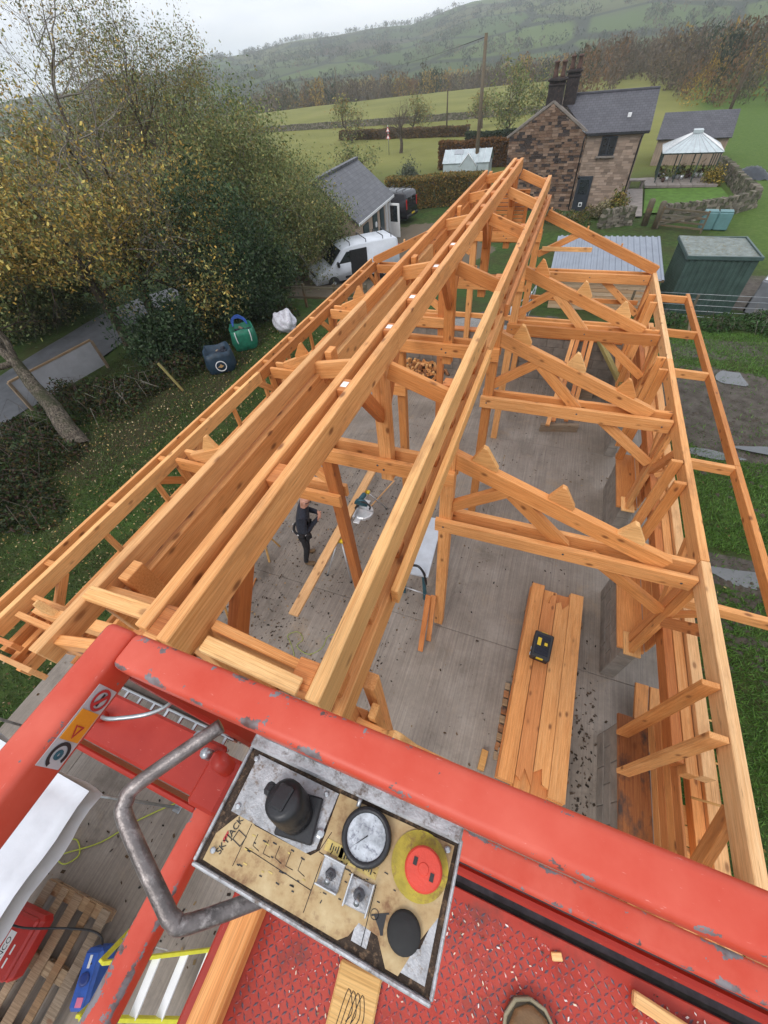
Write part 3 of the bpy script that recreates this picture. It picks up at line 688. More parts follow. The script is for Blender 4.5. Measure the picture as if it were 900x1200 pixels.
# left hand eaves: plate, studs, lower rail, outer rail
B('eaves_plate',(-4.86,.05,2.90),(-4.86,5.4,2.90),.07,.2,'woodf'); B('eaves_plate',(-4.86,5.41,2.90),(-4.86,11.6,2.90),.07,.2,'wood')
B('outer_rail',(-5.03,.05,2.965),(-5.03,11.6,2.965),.05,.11,'wood')
B('lower_rail',(-4.86,.05,2.40),(-4.86,11.5,2.40),.075,.09,'wood')
for j in range(12):
    Y = .55+j*.98
    if min(abs(Y-f_) for f_ in FY) > .2: B('stud',(-4.86,Y,2.45),(-4.86,Y,2.80),.05,.075,'wood',up=(0,1,0))
    box('spacer_block',(-4.95,Y+.35,2.97),(.11,.07,.06),M['wood'],barn)
for Y in FY:
    for sg in (1,-1):
        if .2 < Y+sg*.5 < 11.6: B('plate_brace',(-4.86,Y+sg*.08,2.45),(-4.86,Y+sg*.48,2.82),.055,.11,'wood')
for x,z in ((-4.45,2.62),(-3.95,2.62)): B('laid_rail',(x,.1,z),(x,11.3,z),.05,.1,'wood') if x>-4 else None
for k_,x in enumerate((-4.78,-4.63,-4.5)): B('projecting_end',(x,-.06-.05*k_,2.66-.05*k_),(x,.5,2.66-.05*k_),.07,.16,'wood')
B('verge_board',(-5.1,.0,2.86),(-4.25,.02,3.06),.05,.12,'woodd'); B('verge_board',(-4.9,-.12,2.58),(-3.9,-.1,2.95),.05,.18,'woodp')
# far gable: louvre boards and rails
for k_ in range(11): B('louvre_board',(-1.72,11.60,3.62+k_*.075),(-1.06,11.60,3.62+k_*.075),.022,.062,'wood')
for x in (-1.76,-1.02): B('louvre_frame',(x,11.6,3.5),(x,11.6,4.5),.07,.07,'wood')
for z in (3.52,4.47): B('louvre_frame',(-1.8,11.56,z),(-.98,11.56,z),.06,.07,'wood')
B('gable_rail',(-4.8,11.5,1.72),(2.05,11.5,1.72),.07,.12,'wood'); B('gable_rail',(-.55,11.62,2.25),(2.0,11.62,2.25),.05,.1,'wood'); B('gable_sill',(-4.8,11.58,1.285),(2.0,11.58,1.285),.2,.06,'woodd')
B('gable_rail',(-2.1,11.45,2.5),(-.7,11.45,2.5),.07,.13,'wood')

# ------------------------------------------------------------------ block walls
blk = box_mesh(.215,.43,.24,.006,M['block']); blh = box_mesh(.215,.21,.24,.006,M['block'])
RH = .25
def block_wall(label, x0, y0, y1, rows, along='y', group=None):
    w = thing('block_wall', label, 'wall', (x0,(y0+y1)/2,0) if along=='y' else ((y0+y1)/2,x0,0), 0, group)
    n = int((y1-y0)/.44)
    core = box('mortar_core',(x0,(y0+y1)/2,rows*.125) if along=='y' else ((y0+y1)/2,x0,rows*.125), (.19,(y1-y0)-.02,rows*.25-.02) if along=='y' else ((y1-y0)-.02,.19,rows*.25-.02), M['mortar'], w, 0, 0)
    for r_ in range(rows):
        p = y0; first = r_%2
        while p < y1-.05:
            L_ = .21 if (first or y1-p < .40) else .43
            first = 0
            me = blk if L_ > .3 else blh
            c_ = (x0+jit(.003),p+L_/2+.005,.1225+r_*.25) if along=='y' else (p+L_/2+.005,x0+jit(.003),.1225+r_*.25)
            link('block', me, None, w, off(w) @ Matrix.Translation(c_) @ (Matrix.Identity(4) if along=='y' else Matrix.Rotation(R(90),4,'Z')))
            p += L_+.01
    return w
for (a,b_,lb) in ((.3,2.08,'low grey block wall under the stained sole plate, by the timber stack'),(2.98,4.47,'low grey block wall stub with bare end facing the timber stack gap'),(5.72,7.22,'low grey block wall stub in the third bay of the barn'),(8.4,11.48,'long low grey block wall in the last bay of the barn')):
    block_wall(lb, 2.12, a, b_, 4)
block_wall('dark block wall closing the far end of the barn', 11.62, -4.7, 2.2, 5, 'x')
# ------------------------------------------------------------------ lift basket
bk = thing('lift_basket', 'red steel work platform basket with chipped rails and control panel', 'lift basket', (.2,-.5,5.05))
def BK(name, p0, p1, w, h, mat='red', b=.007, up=(0,0,1)):
    o=beam(name,p0,p1,w,h,M[mat],bk,b,up)
    if mat=='red':                       # hollow section with rounded corners
        bm=bmesh.new(); bmesh.ops.create_cube(bm,size=1); L_=(Vector(p1)-Vector(p0)).length
        for v in bm.verts: v.co=Vector((v.co.x*L_,v.co.y*w,v.co.z*h))
        bmesh.ops.bevel(bm,geom=list(bm.edges),offset=.0105,segments=4,affect='EDGES',profile=.5)
        me=bm_mesh(bm,True); me.materials.append(M['red']); o.data=me
    return o
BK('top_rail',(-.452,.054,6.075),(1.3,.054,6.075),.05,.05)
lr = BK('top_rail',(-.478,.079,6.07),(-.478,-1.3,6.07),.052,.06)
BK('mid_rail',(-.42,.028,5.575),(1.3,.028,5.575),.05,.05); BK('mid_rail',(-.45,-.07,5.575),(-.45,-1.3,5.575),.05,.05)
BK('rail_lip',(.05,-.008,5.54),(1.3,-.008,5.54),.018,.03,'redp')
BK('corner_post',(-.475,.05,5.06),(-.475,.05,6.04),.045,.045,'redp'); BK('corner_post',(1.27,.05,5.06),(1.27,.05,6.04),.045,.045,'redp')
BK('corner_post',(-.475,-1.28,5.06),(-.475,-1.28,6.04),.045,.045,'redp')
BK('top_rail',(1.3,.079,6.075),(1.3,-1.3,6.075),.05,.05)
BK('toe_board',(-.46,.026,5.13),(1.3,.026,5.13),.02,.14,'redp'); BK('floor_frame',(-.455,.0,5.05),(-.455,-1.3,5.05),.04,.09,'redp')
BK('gap_shade_strip',(-.44,-.012,4.985),(1.28,-.012,4.985),.07,.06,'darkst'); BK('gap_shade_strip',(-.44,-.06,4.90),(1.28,-.06,4.90),.12,.02,'darkst'); BK('toe_timber',(-.397,-.10,5.135),(-.397,-1.25,5.135),.068,.07,'wood')  # dark steel strips added below the floor's front gap to make it read as shadow
fl = box('floor_plate',(.45,-.690,5.09),(1.68,1.28,.008),M['redf'],bk)
P_=[];A_=[]
for i in range(108):
    for j in range(62):
        P_.append((-.80+i*.0150+RNG.normal(0,.0004),-.255+j*.0142+RNG.normal(0,.0004))); A_.append(R(45) if (i+j)%2 else R(-45))
vv=[];ff=[]
for (x,y),a in zip(P_,A_):
    k0=len(vv); ca,sa=math.cos(a),math.sin(a)
    for u,w_,z in ((-.0082,0,0),(0,-.0029,0),(.0082,0,0),(0,.0029,0),(-.004,0,.0018),(.004,0,.0018)):
        vv.append((x+u*ca-w_*sa,y+u*sa+w_*ca,.004+z))
    ff += [(k0,k0+1,k0+5,k0+4),(k0+1,k0+2,k0+5),(k0+2,k0+3,k0+4,k0+5),(k0+3,k0,k0+4)]
def tread_mat():
    m,n,l,b = nt('worn_tread'); v = obj_coord(n,l,rand=False)
    f = noise(n,l,v,55,4,.7); g2 = noise(n,l,v,7,4,.6)
    r = ramp(n,[(.38,(.10,.09,.12)),(.50,(.22,.09,.10)),(.60,(.50,.05,.045)),(.72,(.70,.52,.48))]); l.new(f,r.inputs[0])
    l.new(r.outputs[0],b.inputs['Base Color']); b.inputs['Roughness'].default_value=.38; b.inputs['Metallic'].default_value=.25; return m
tr = link('tread_pattern', pydata(vv,ff), tread_mat(), fl); tr['kind'] = 'stuff'
nb=2200; bx=RNG.uniform(-.7,.78,nb); by=RNG.uniform(-.4,.63,nb); s_=RNG.uniform(.0012,.005,nb); an=RNG.uniform(0,6.3,nb)
U=np.stack([np.cos(an)*s_,np.sin(an)*s_,s_*.1],1); V=np.stack([-np.sin(an)*s_*.5,np.cos(an)*s_*.5,s_*.1],1)
pal=np.array([(.75,.62,.48),(.62,.5,.4),(.07,.05,.04),(.3,.17,.09),(.8,.74,.7)]); gr=link('floor_grit',quads_mesh(np.stack([bx,by,np.full(nb,.0085)],1),U,V,pal[RNG.integers(0,5,nb)]),M['bit'],fl); gr['kind']='stuff'
# bracket and cable tray at the left of the basket
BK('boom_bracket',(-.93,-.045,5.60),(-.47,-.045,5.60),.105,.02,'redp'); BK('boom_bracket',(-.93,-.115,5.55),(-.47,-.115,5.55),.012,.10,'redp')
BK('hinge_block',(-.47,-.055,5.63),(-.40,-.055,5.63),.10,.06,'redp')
tube('hinge_pin',[(-.435,-.03,5.58),(-.415,-.02,5.72)],.018,M['redp'],bk,10); tube('hinge_pin',[(-.44,-.10,5.585),(-.428,-.09,5.64)],.012,M['redp'],bk,10)
tube('bolt',[(-.52,.01,5.62),(-.52,.0,5.655)],.014,M['steel'],bk,8); tube('bolt',[(-.49,-.02,5.615),(-.49,-.02,5.65)],.011,M['steel'],bk,8)
M['dirtywood'] = basic('dirty_board',(.085,.062,.048),.8,.4,12,0,.4)
box('tray_board',(-.72,.060,5.57),(.50,.062,.018),M['dirtywood'],bk)
tray = box('cable_tray',(-.71,.024,5.58),(.48,.006,.03),M['steel'],bk)
for k_ in range(11): link('rung',box_mesh(.006,.022,.006,0,M['steel']),None,tray,Matrix.Translation((-.22+k_*.044,-.012,.012)))
tube('tray_edge',[(-.95,.001,5.592),(-.47,.001,5.592)],.004,M['steel'],bk,6)
tube('cable',spline([(-.80,-.045,5.622),(-.74,-.04,5.66),(-.66,-.0,5.66),(-.60,.04,5.70),(-.58,.075,5.78)],5),.005,M['steel'],bk,6)
tube('cable_gland',[(-.83,-.048,5.612),(-.785,-.044,5.63)],.013,M['redp'],bk,8)
tube('pipe_end',[(-.57,.10,5.76),(-.555,.085,5.82)],.016,M['steel'],bk,10)
# stickers on the inner face of the left rail (local: x along rail from front to back, +y towards -X?)
def sticker(name, pts, mat, x0, y_, z0=0):
    me = prism_mesh(pts,.0008); me.materials.append(mat); return link(name, me, None, lr, Matrix.Translation((x0,y_,z0)))
M['orange'] = basic('orange_sticker',(.70,.27,.02),.45,.12,20); M['stkw'] = basic('white_sticker',(.46,.46,.48),.5,.12,20); M['ink'] = basic('black_ink',(.02,.02,.022),.6,.1,10); M['inkred']=basic('red_ink',(.40,.03,.03),.5,.1,10)
Yin = .0266 if (lr.matrix_basis.to_3x3() @ Vector((0,1,0))).x > 0 else -.0266
Lh = (1.379)/2
def rect(a,b_,c,d): return [(a,c),(b_,c),(b_,d),(a,d)]
def ring(r0,r1,n=20,a0=0,a1=360):
    o_=[(r1*math.cos(R(a0+(a1-a0)*k/n)),r1*math.sin(R(a0+(a1-a0)*k/n))) for k in range(n+1)]; i_=[(r0*math.cos(R(a0+(a1-a0)*k/n)),r0*math.sin(R(a0+(a1-a0)*k/n))) for k in range(n+1)]
    return o_+i_[::-1]
sg = 1 if Yin > 0 else -1
xs_ = -Lh
stx = lambda Yw: (0.079-Yw)-Lh
base_ = sticker('sticker',rect(0,.098,-.019,.019),M['stkw'],stx(.006),Yin)
sticker('sticker_orange',rect(0,.036,-.0165,.0165),M['orange'],stx(-.025),Yin+sg*.0012)
sticker('warning_triangle',[(-.007,-.0075),(.008,0),(-.007,.0075),(-.007,.0055),(.0055,0),(-.0055,-.0048),(-.0055,.0035),(-.007,.0035)],M['inkred'],stx(-.050),Yin+sg*.0024)
sticker('no_smoking_ring',ring(.0105,.0140,20,0,355),M['inkred'],stx(-.010),Yin+sg*.0016,-.001)
sticker('no_smoking_bar',[(-.010,-.007),(-.007,-.010),(.010,.007),(.007,.010)],M['inkred'],stx(-.010),Yin+sg*.0022,-.001)
sticker('cigarette',[(-.008,-.0015),(.008,-.0015),(.008,.0015),(-.008,.0015)],M['ink'],stx(-.010),Yin+sg*.0014,-.001)
sticker('wheel_mark',ring(.0105,.0145,18,20,300),M['ink'],stx(-.077),Yin+sg*.0016,-.001)
sticker('wheel_hub',ring(.002,.006,10,0,350),M['teal'],stx(-.077),Yin+sg*.0016,-.001)
# tubular guard round the panel
gp = spline([(-.285,.022,6.045),(-.300,.0,6.045),(-.352,-.070,6.035),(-.356,-.088,6.03),(-.345,-.104,6.025),(-.262,-.150,6.00),(-.243,-.158,5.995),(-.225,-.155,5.985),(-.15,-.10,5.95)],5)
gm = basic('worn_tube',(.17,.15,.145),.4,.5,25,.55,.3,True,.5,(.34,.31,.30))
tube('panel_guard',gp,.0094,gm,bk,14)
# control panel
cp = box('control_box',(-.103,-.049,5.955),(.296,.136,.085),M['alu'],bk,0,.003)
ZT = .0425
cp.scale = (.97,.93,1); cp.location.y += .0045; cp.location.x -= .002
def CP(name, me, mat, loc, rz=0):
    me.materials.clear(); me.materials.append(mat)
    return link(name, me, None, cp, Matrix.Translation((loc[0]+.103,loc[1]+.049,loc[2]+ZT)) @ Matrix.Rotation(rz,4,'Z'))
def flat(pts, h):
    me = prism_mesh([(u,v) for u,v in pts], h)
    for v in me.vertices: v.co = Vector((v.co.x, v.co.z, v.co.y+h/2))
    me.flip_normals(); return me
M['plate'] = basic('speckled_plate',(.38,.385,.40),.42,.35,45,.45,.2,True,.5,(.17,.12,.08))
def decal_mat():
    m,n,l,b = nt('aged_decal'); v = obj_coord(n,l,rand=False)
    a = noise(n,l,v,16,6,.7); c2 = noise(n,l,v,60,5,.7); r = ramp(n,[(.34,(.20,.095,.035)),(.46,(.42,.29,.135)),(.64,(.54,.42,.23))]); l.new(a,r.inputs[0])
    r2 = ramp(n,[(.60,0),(.70,1)]); l.new(c2,r2.inputs[0]); col = mixc(n,l,math_(n,l,'MULTIPLY',r2.outputs[0],.5),r.outputs[0],(.20,.10,.045))
    w = noise(n,l,v,28,5,.75); r3 = ramp(n,[(.685,0),(.70,1)]); l.new(w,r3.inputs[0]); col = mixc(n,l,r3.outputs[0],col,(.035,.026,.022))
    l.new(col,b.inputs['Base Color']); b.inputs['Roughness'].default_value=.5; bump(n,l,b,c2,.3,.001); return m
M['decal'] = decal_mat(); M['decaly'] = basic('yellow_decal',(.55,.42,.13),.5,.25,30,0,.1,True,.5,(.33,.19,.07)); M['grime'] = basic('grime',(.05,.035,.026),.9,.5,60,0,.4,True,.3,(.20,.13,.08))
face = CP('face_plate', flat([(-.2505,-.1165),(.0445,-.1165),(.0445,.016),(-.2505,.016)],.001), M['grime'], (0,0,.0002))
CP('decal_sheet', flat([(-.2435,-.1125),(-.205,-.1135),(-.060,-.1135),(-.050,-.106),(-.043,-.092),(-.02,-.094),(-.004,-.1135),(.010,-.1135),(.024,-.080),(.038,-.055),(.040,.0125),(-.112,.011),(-.112,-.052),(-.120,-.060),(-.20,-.060),(-.222,-.052),(-.2435,-.085)],.0012), M['decal'], (0,0,.0014))
CP('joystick_plate', flat([(-.238,-.058),(-.126,-.060),(-.116,-.052),(-.113,.010),(-.238,.012)],.0022), M['plate'], (0,0,.0016))
CP('worn_corner', flat([(.008,-.110),(.038,-.110),(.038,-.050),(.033,-.060),(.026,-.086),(.012,-.092)],.0008), M['plate'], (0,0,.0014))
CP('worn_corner', flat([(-.046,-.108),(-.028,-.108),(-.028,-.088),(-.046,-.090)],.0008), M['plate'], (0,0,.0014))
lip = basic('pale_flange',(.46,.47,.49),.42,.3,30,.4,.2,True,.5,(.15,.12,.10))
CP('flange', box_mesh(.298,.020,.024,.003).copy(), lip, (-.103,.026,.004))
CP('flange', box_mesh(.300,.0045,.014,.0015).copy(), lip, (-.103,-.1195,.000)); CP('flange', box_mesh(.004,.138,.012,.0015).copy(), lip, (-.2525,-.048,.0)); CP('flange', box_mesh(.004,.138,.012,.0015).copy(), lip, (.0465,-.048,.0))
CP('rail_clip', tube_mesh([(-.235,.040,0),(-.135,.040,0)],.009,10), M['steel'], (0,0,.018)); CP('clip_pin', tube_mesh([(-.083,.020,.004),(-.083,.006,.004)],.003,8), M['steel'], (0,0,.006))
# joystick: plate, skirt, tilted head with rocker and thumb tab, joined into one mesh
def joystick():
    bm = bmesh.new()
    def add(me, Mx):
        me.transform(Mx); bm.from_mesh(me)
    T = Matrix.Translation
    add(box_mesh(.050,.050,.006,.002).copy(), T((0,0,.004)) @ Matrix.Rotation(R(8),4,'Z'))
    ax = Matrix.Rotation(R(-20),4,'Y') @ Matrix.Rotation(R(-14),4,'X')
    add(lathe_mesh([(.0225,0),(.0225,.008),(.021,.013),(.0245,.016),(.0245,.036),(.0235,.042),(.019,.0445)],28), T((-.004,0,.002)) @ ax)
    add(box_mesh(.022,.028,.006,.002).copy(), T((-.004,0,.002)) @ ax @ T((0,0,.045)))
    add(box_mesh(.013,.016,.020,.004).copy(), T((-.004,0,.002)) @ ax @ T((-.030,.004,.032)))
    return bm_mesh(bm)
CP('joystick', joystick(), M['black'], (-.150,-.030,.004))
CP('screw', lathe_mesh([(.0055,0),(.0055,.002),(.003,.003)],12,False), M['steel'], (-.118,-.036,.0038))
# gauge
CP('gauge_bezel', lathe_mesh([(.029,0),(.031,.006),(.029,.011),(.024,.010),(.0235,.006)],28), M['black'], (-.062,-.018,.003), 0)
gf = basic('gauge_glass',(.42,.46,.50),.15,.55,55,0,0,True,.6,(.14,.15,.19)); CP('gauge_face', lathe_mesh([(.0238,0),(.0238,.0012)],28,False), gf, (-.062,-.018,.0098))
CP('gauge_needle', flat([(-.012,-.014),(.002,.001),(.001,.002)],.0006), M['ink'], (-.062,-.018,.0112))
# emergency stop
CP('stop_ring', lathe_mesh([(.0335,0),(.0335,.0012),(.02,.0014)],32,False), basic('stop_yellow',(.42,.33,.03),.5,.35,40,0,.1,True,.5,(.22,.13,.035)), (.006,-.020,.0034))
CP('stop_stem', lathe_mesh([(.013,0),(.013,.018)],20), M['darkst'], (.011,-.021,.003))
CP('stop_button', lathe_mesh([(.0205,0),(.0215,.004),(.0208,.0072),(.0190,.0088),(.0189,.0088),(.0064,.0090),(.0062,.0090),(.0055,.0098),(.0054,.0098),(.001,.0099)],40,False), basic('stop_red',(.60,.055,.03),.4,.1,40), (.011,-.021,.018))
for dx in (-.0105,.0105): CP('stop_mark', flat(rect(-.0022,.0022,-.0038,.0038),.0008), M['ink'], (.011+dx,-.021-dx*.35,.0270))
# horn button
CP('horn_button', lathe_mesh([(.0185,0),(.0185,.004),(.016,.007),(.006,.0085),(.001,.0087)],24), M['rubber'], (.006,-.080,.003))
CP('horn_symbol', flat([(-.008,-.002),(.004,-.007),(.004,-.010),(.0055,-.010),(.0055,.010),(.004,.010),(.004,.007),(-.008,.002),(-.012,.0015),(-.012,-.0015)],.0004), M['ink'], (-.021,-.081,.0027), R(115))
# toggles with guard plates
for k_,(x,y) in enumerate(((-.089,-.066),(-.051,-.070))):
    CP('toggle_plate', box_mesh(.027,.027,.003,.001).copy(), M['plate'], (x,y,.004), R(2))
    for d in (-1,1): CP('toggle_guard', (box_mesh(.028,.002,.008,.0008) if k_==0 else box_mesh(.002,.030,.012,.0008)).copy(), M['alu'], (x+(0 if k_==0 else d*.0135),y+(d*.0135 if k_==0 else 0),.008))
    CP('toggle_nut', lathe_mesh([(.0065,0),(.0065,.004),(.004,.005)],6 if k_==0 else 12,False), M['darkst'], (x,y,.0052))
    CP('toggle_lever', tube_mesh([(0,0,0),(.001,-.004,.012),(.0015,-.006,.016)],[.0022,.0028,.0034],10), M['steel'], (x,y,.008))
for (x,y) in ((-.095,-.043),(-.076,-.045),(-.050,-.046)):
    CP('decal_yellow', flat(rect(-.012,.012,-.006,.006),.0003), M['decaly'], (x,y,.0028))
    for d in (-.0045,-.0015,.0015,.0045): CP('switch_symbol', flat(rect(-.0007,.0007,-.0035,.0035) if abs(d)>.003 else rect(-.0006,.0006,-.002,.002),.0003), M['ink'], (x+d,y,.0032))
for a,b_ in (((-.205,-.06),(-.205,-.104)),((-.20,-.083),(-.105,-.088)),((-.105,-.06),(-.105,-.108)),((-.112,-.053),(-.036,-.058)),((-.036,-.055),(-.034,-.108)),((-.105,-.03),(-.112,-.052))):
    CP('decal_line', tube_mesh([(a[0],a[1],0),(b_[0],b_[1],0)],.0004,4), M['ink'], (0,0,.0028))
CP('circle_mark', flat(ring(.0042,.0048,16,0,359),.0003), M['ink'], (-.029,-.079,.0028))
CP('maker_name', text_mesh('SKY', .0105), M['ink'], (-.2275,-.092,.0028), R(78)); CP('maker_name', text_mesh('JACK', .0105), M['ink'], (-.2230,-.071,.0028), R(78))
CP('maker_flash', flat([(-.006,-.002),(.004,.0),(.006,.003),(-.004,.002)],.0003), M['inkred'], (-.2285,-.083,.0031), R(78))
for k_ in range(26):
    x,y = RNG.uniform(-.20,-.115),RNG.uniform(-.104,-.064); CP('small_print', flat(rect(-RNG.uniform(.001,.004),.002,-.0006,.0008),.0003), M['ink'] if k_%3 else M['decaly'], (x,y,.0028), RNG.uniform(-.1,.1))
for (x,y) in ((-.238,.006),(.033,.006),(-.236,-.100),(-.128,.004),(-.232,-.05)):
    CP('screw', lathe_mesh([(.0035,0),(.0035,.0016),(.002,.0024)],10,False), M['steel'], (x,y,.004))
for k_ in range(40):
    x,y = RNG.uniform(-.10,.03),RNG.uniform(-.106,.006)
    if min((x+.062)**2+(y+.018)**2,(x-.006)**2+(y+.02)**2,(x-.006)**2+(y+.08)**2) < .0012: continue
    CP('small_print', flat(rect(-RNG.uniform(.001,.0035),.0015,-.0005,.0006),.0003), M['ink'], (x,y,.0028), RNG.uniform(-.1,.1)+(R(78) if k_%4==0 else 0))
for k_ in range(5): CP('diagram_line', tube_mesh([(-.192+.016*k_,-.066,0),(-.192+.016*k_,-.078-.002*(k_%2),0),(-.182+.016*k_,-.080,0)],.0004,4), M['ink'], (0,0,.0028))
CP('diagram_box', flat([(-.006,-.007),(.006,-.007),(.006,.007),(-.006,.007),(-.006,-.006),(-.005,-.006),(-.005,.006),(.005,.006),(.005,-.006),(-.006,-.006)],.0003), M['ink'], (-.212,-.078,.0028), R(78))
# offcuts and boot on the platform floor
tag(box('wood_offcut',(.72,-.105,5.115),(.36,.028,.022),M['woodf'],None,R(-6)),'pale wood offcut lying along the front edge of the platform floor','offcut')
ob = tag(box('wood_offcut',(-.07,-.40,5.105),(.11,.24,.018),M['woody'],None,R(4)),'yellow wood offcut lying under the control panel on the platform floor','offcut')
for q in range(4): link('pencil_mark',tube_mesh(spline([(-.03+q*.01,.02+.0*q,.0095),(-.02+q*.012,.08,.0095),(.0+q*.01,.05,.0095),(-.01+q*.012,.03,.0095)],4),.0009,4),M['ink'],ob)
tag(box('wood_chip',(.375,-.085,5.10),(.026,.016,.006),M['woodf'],None,R(20)),'small wood chip on the platform floor by the toe board','offcut')
def boot(loc, rz):
    secs = [(.0,.0,.0,.0),(.012,.030,.040,.028),(.045,.046,.058,.028),(.09,.050,.066,.028),(.15,.046,.085,.027),(.20,.042,.115,.026),(.24,.042,.19,.026),(.285,.042,.20,.026),(.305,.030,.20,.028)]
    vs=[];fs=[];n=16
    for (y,w_,h,b0) in secs:
        w_=max(w_,.006); h=max(h,.034)
        for k in range(n):
            t=2*math.pi*k/n; cx_,cz=math.cos(t),math.sin(t)
            cx_=math.copysign(abs(cx_)**.75,cx_); cz=math.copysign(abs(cz)**.75,cz)
            vs.append((w_*cx_,-y,.018+(h-.018)*.5*(1+cz)))
    for i in range(len(secs)-1):
        for k in range(n): a=i*n+k;b2=i*n+(k+1)%n; fs.append((a,b2,b2+n,a+n))
    fs.append(tuple(range(n-1,-1,-1))); fs.append(tuple(range((len(secs)-1)*n,len(secs)*n)))
    t_=thing('work_boot','scuffed brown leather work boot standing on the red platform floor','boot',loc,rz)
    link('upper',pydata(vs,fs,True),basic('boot_leather',(.20,.115,.05),.45,.45,14,0,.3,True,.5,(.42,.30,.13)),t_)
    so=[(.0,.004),(.028,-.004),(.046,-.03),(.053,-.085),(.048,-.15),(.044,-.21),(.044,-.29),(.02,-.312),(-.02,-.312),(-.044,-.29),(-.044,-.21),(-.048,-.15),(-.053,-.085),(-.046,-.03),(-.028,-.004)]
    link('sole',flat([(a,b_) for a,b_ in so],.022),basic('boot_sole',(.12,.10,.07),.8,.3,20),t_,Matrix.Translation((0,.006,0)))
    tube('welt',[(a*1.0,b_*1.0+.004,.024) for a,b_ in so+so[:1]],.004,basic('boot_welt',(.30,.26,.17),.7,.2,30),t_,6,Matrix.Identity(4))
    return t_
bt_=boot((.318,-.185,5.097),R(8)); bt_.scale=(1.2,1.1,1.0)
# ------------------------------------------------------------------ worker
def skin_body(name, verts, edges, radii, root, sub=2):
    me = bpy.data.meshes.new(name); me.from_pydata(verts, edges, []); o = bpy.data.objects.new(name, me); C.objects.link(o)
    md = o.modifiers.new('s','SKIN'); md.use_smooth_shade = True
    for i,v in enumerate(me.skin_vertices[0].data):
        r_ = radii[i]; v.radius = r_ if isinstance(r_,tuple) else (r_,r_); v.use_root = (i==root)
    sb = o.modifiers.new('u','SUBSURF'); sb.levels = sub; sb.render_levels = sub
    dg = bpy.context.evaluated_depsgraph_get(); dg.update()
    out = bpy.data.meshes.new_from_object(o.evaluated_get(dg)); bpy.data.objects.remove(o)
    return out
def worker():
    V=[];E=[];Rr=[]
    def add(p,r,par=None):
        V.append(p); Rr.append(r)
        if par is not None: E.append((par,len(V)-1))
        return len(V)-1
    pel=add((0,0,.96),(.165,.14)); sp=add((.01,0,1.12),(.175,.145),pel); ch=add((.02,0,1.32),(.205,.15),sp); nk=add((.045,0,1.475),(.065,.065),ch)
    jaw=add((.075,0,1.555),(.068,.075),nk); hd=add((.082,0,1.635),(.078,.096),jaw); tp=add((.072,0,1.695),(.066,.076),hd); add((.19,0,1.60),(.011,.016),hd)
    for s in (1,-1): add((.075,s*.10,1.605),(.010,.018),hd)
    hands=[]
    for s in (1,-1):
        h=add((.0,s*.095,.88),(.092,.092),pel); k=add((.035,s*.115,.50),(.064,.064),h); a=add((-.01,s*.125,.10),(.045,.048),k); hl=add((.03,s*.13,.05),(.046,.045),a); add((.17,s*.15,.04),(.042,.035),hl)
        sh=add((.015,s*.20,1.40),(.075,.075),ch); el=add((.05,s*.27,1.12),(.055,.055),sh); wr=add((.235,s*.07,1.20+.03*s),(.042,.042),el)
        pm=add((.285,s*-.0,1.215+.03*s),(.03,.022),wr); hands.append(V[pm])
        for j in range(4): 
            f1=add((.31+.006*(j%2),s*-.035,1.245-.019*j+.03*s),(.0095,.0095),pm); add((.30,s*-.075,1.240-.018*j+.03*s),(.0085,.0085),f1)
        t1=add((.30,s*.015,1.255+.03*s),(.010,.010),pm); add((.325,s*-.012,1.275+.03*s),(.009,.009),t1)
    me=skin_body('b',V,E,Rr,pel,2)
    for m_ in (M['navy'],M['trous'],M['skin'],M['bootm']): me.materials.append(m_)
    for p in me.polygons:
        c=p.center; i=0
        if c.z>1.505: i=2
        elif c.z<.12: i=3
        elif c.z<.95 and abs(c.y)<.25: i=1
        elif c.x>.262 and 1.1<c.z<1.36: i=2
        p.material_index=i
    lean=Matrix(((1,0,.13,0),(0,1,.06,0),(0,0,1,0),(0,0,0,1)))
    me.transform(lean)
    t=thing('person','bald worker in dark jacket and black work trousers standing with hands at chest','person',(-3.57,3.49,0),R(28))
    t.scale=(1.13,1.13,1.0)
    link('body',me,None,t)
    def L(p): return lean @ Vector(p)
    bel=[L((.155*math.cos(a),.175*math.sin(a),.965)) for a in [2*math.pi*k/20 for k in range(21)]]
    tube('tool_belt',bel,.022,M['trous'],t,6,Matrix.Identity(4))
    for a in (.9,1.6,-1.0,-1.7): link('belt_pouch',box_mesh(.07,.10,.15,.012,M['trous']),None,t,Matrix.Translation(L((.165*math.cos(a),.19*math.sin(a),.90)))@Matrix.Rotation(a,4,'Z'))
    for k_ in range(7):
        a=.5+k_*.75; link('belt_buckle',box_mesh(.012,.03,.022,.003,M['alu']),None,t,Matrix.Translation(L((.182*math.cos(a),.205*math.sin(a),.965+.02*(k_%2))))@Matrix.Rotation(a,4,'Z'))
    gl=[L((.075,s*.088,1.635)) for s in (1,)]+[L((.165,.07,1.63)),L((.182,.0,1.632)),L((.165,-.07,1.63))]+[L((.075,-.088,1.635))]
    tube('glasses',gl,.006,M['black'],t,6,Matrix.Identity(4))
    for s in (.034,-.034): link('lens',box_mesh(.005,.05,.032,.002,M['glass']),None,t,Matrix.Translation(L((.178,s,1.625))))
    return t
M['bootm']=basic('tan_boot',(.16,.10,.05),.7,.3,20)
worker()

# ------------------------------------------------------------------ things on the slab
def A_legs(t,x,y,z,spread,length,mat,r_=.016,axis='x'):
    for s in (1,-1):
        p1=(x+s*spread,y,0) if axis=='x' else (x,y+s*spread,0)
        tube('leg',[(x,y,z),(p1[0],p1[1],p1[2]+r_)],r_,mat,t,6)
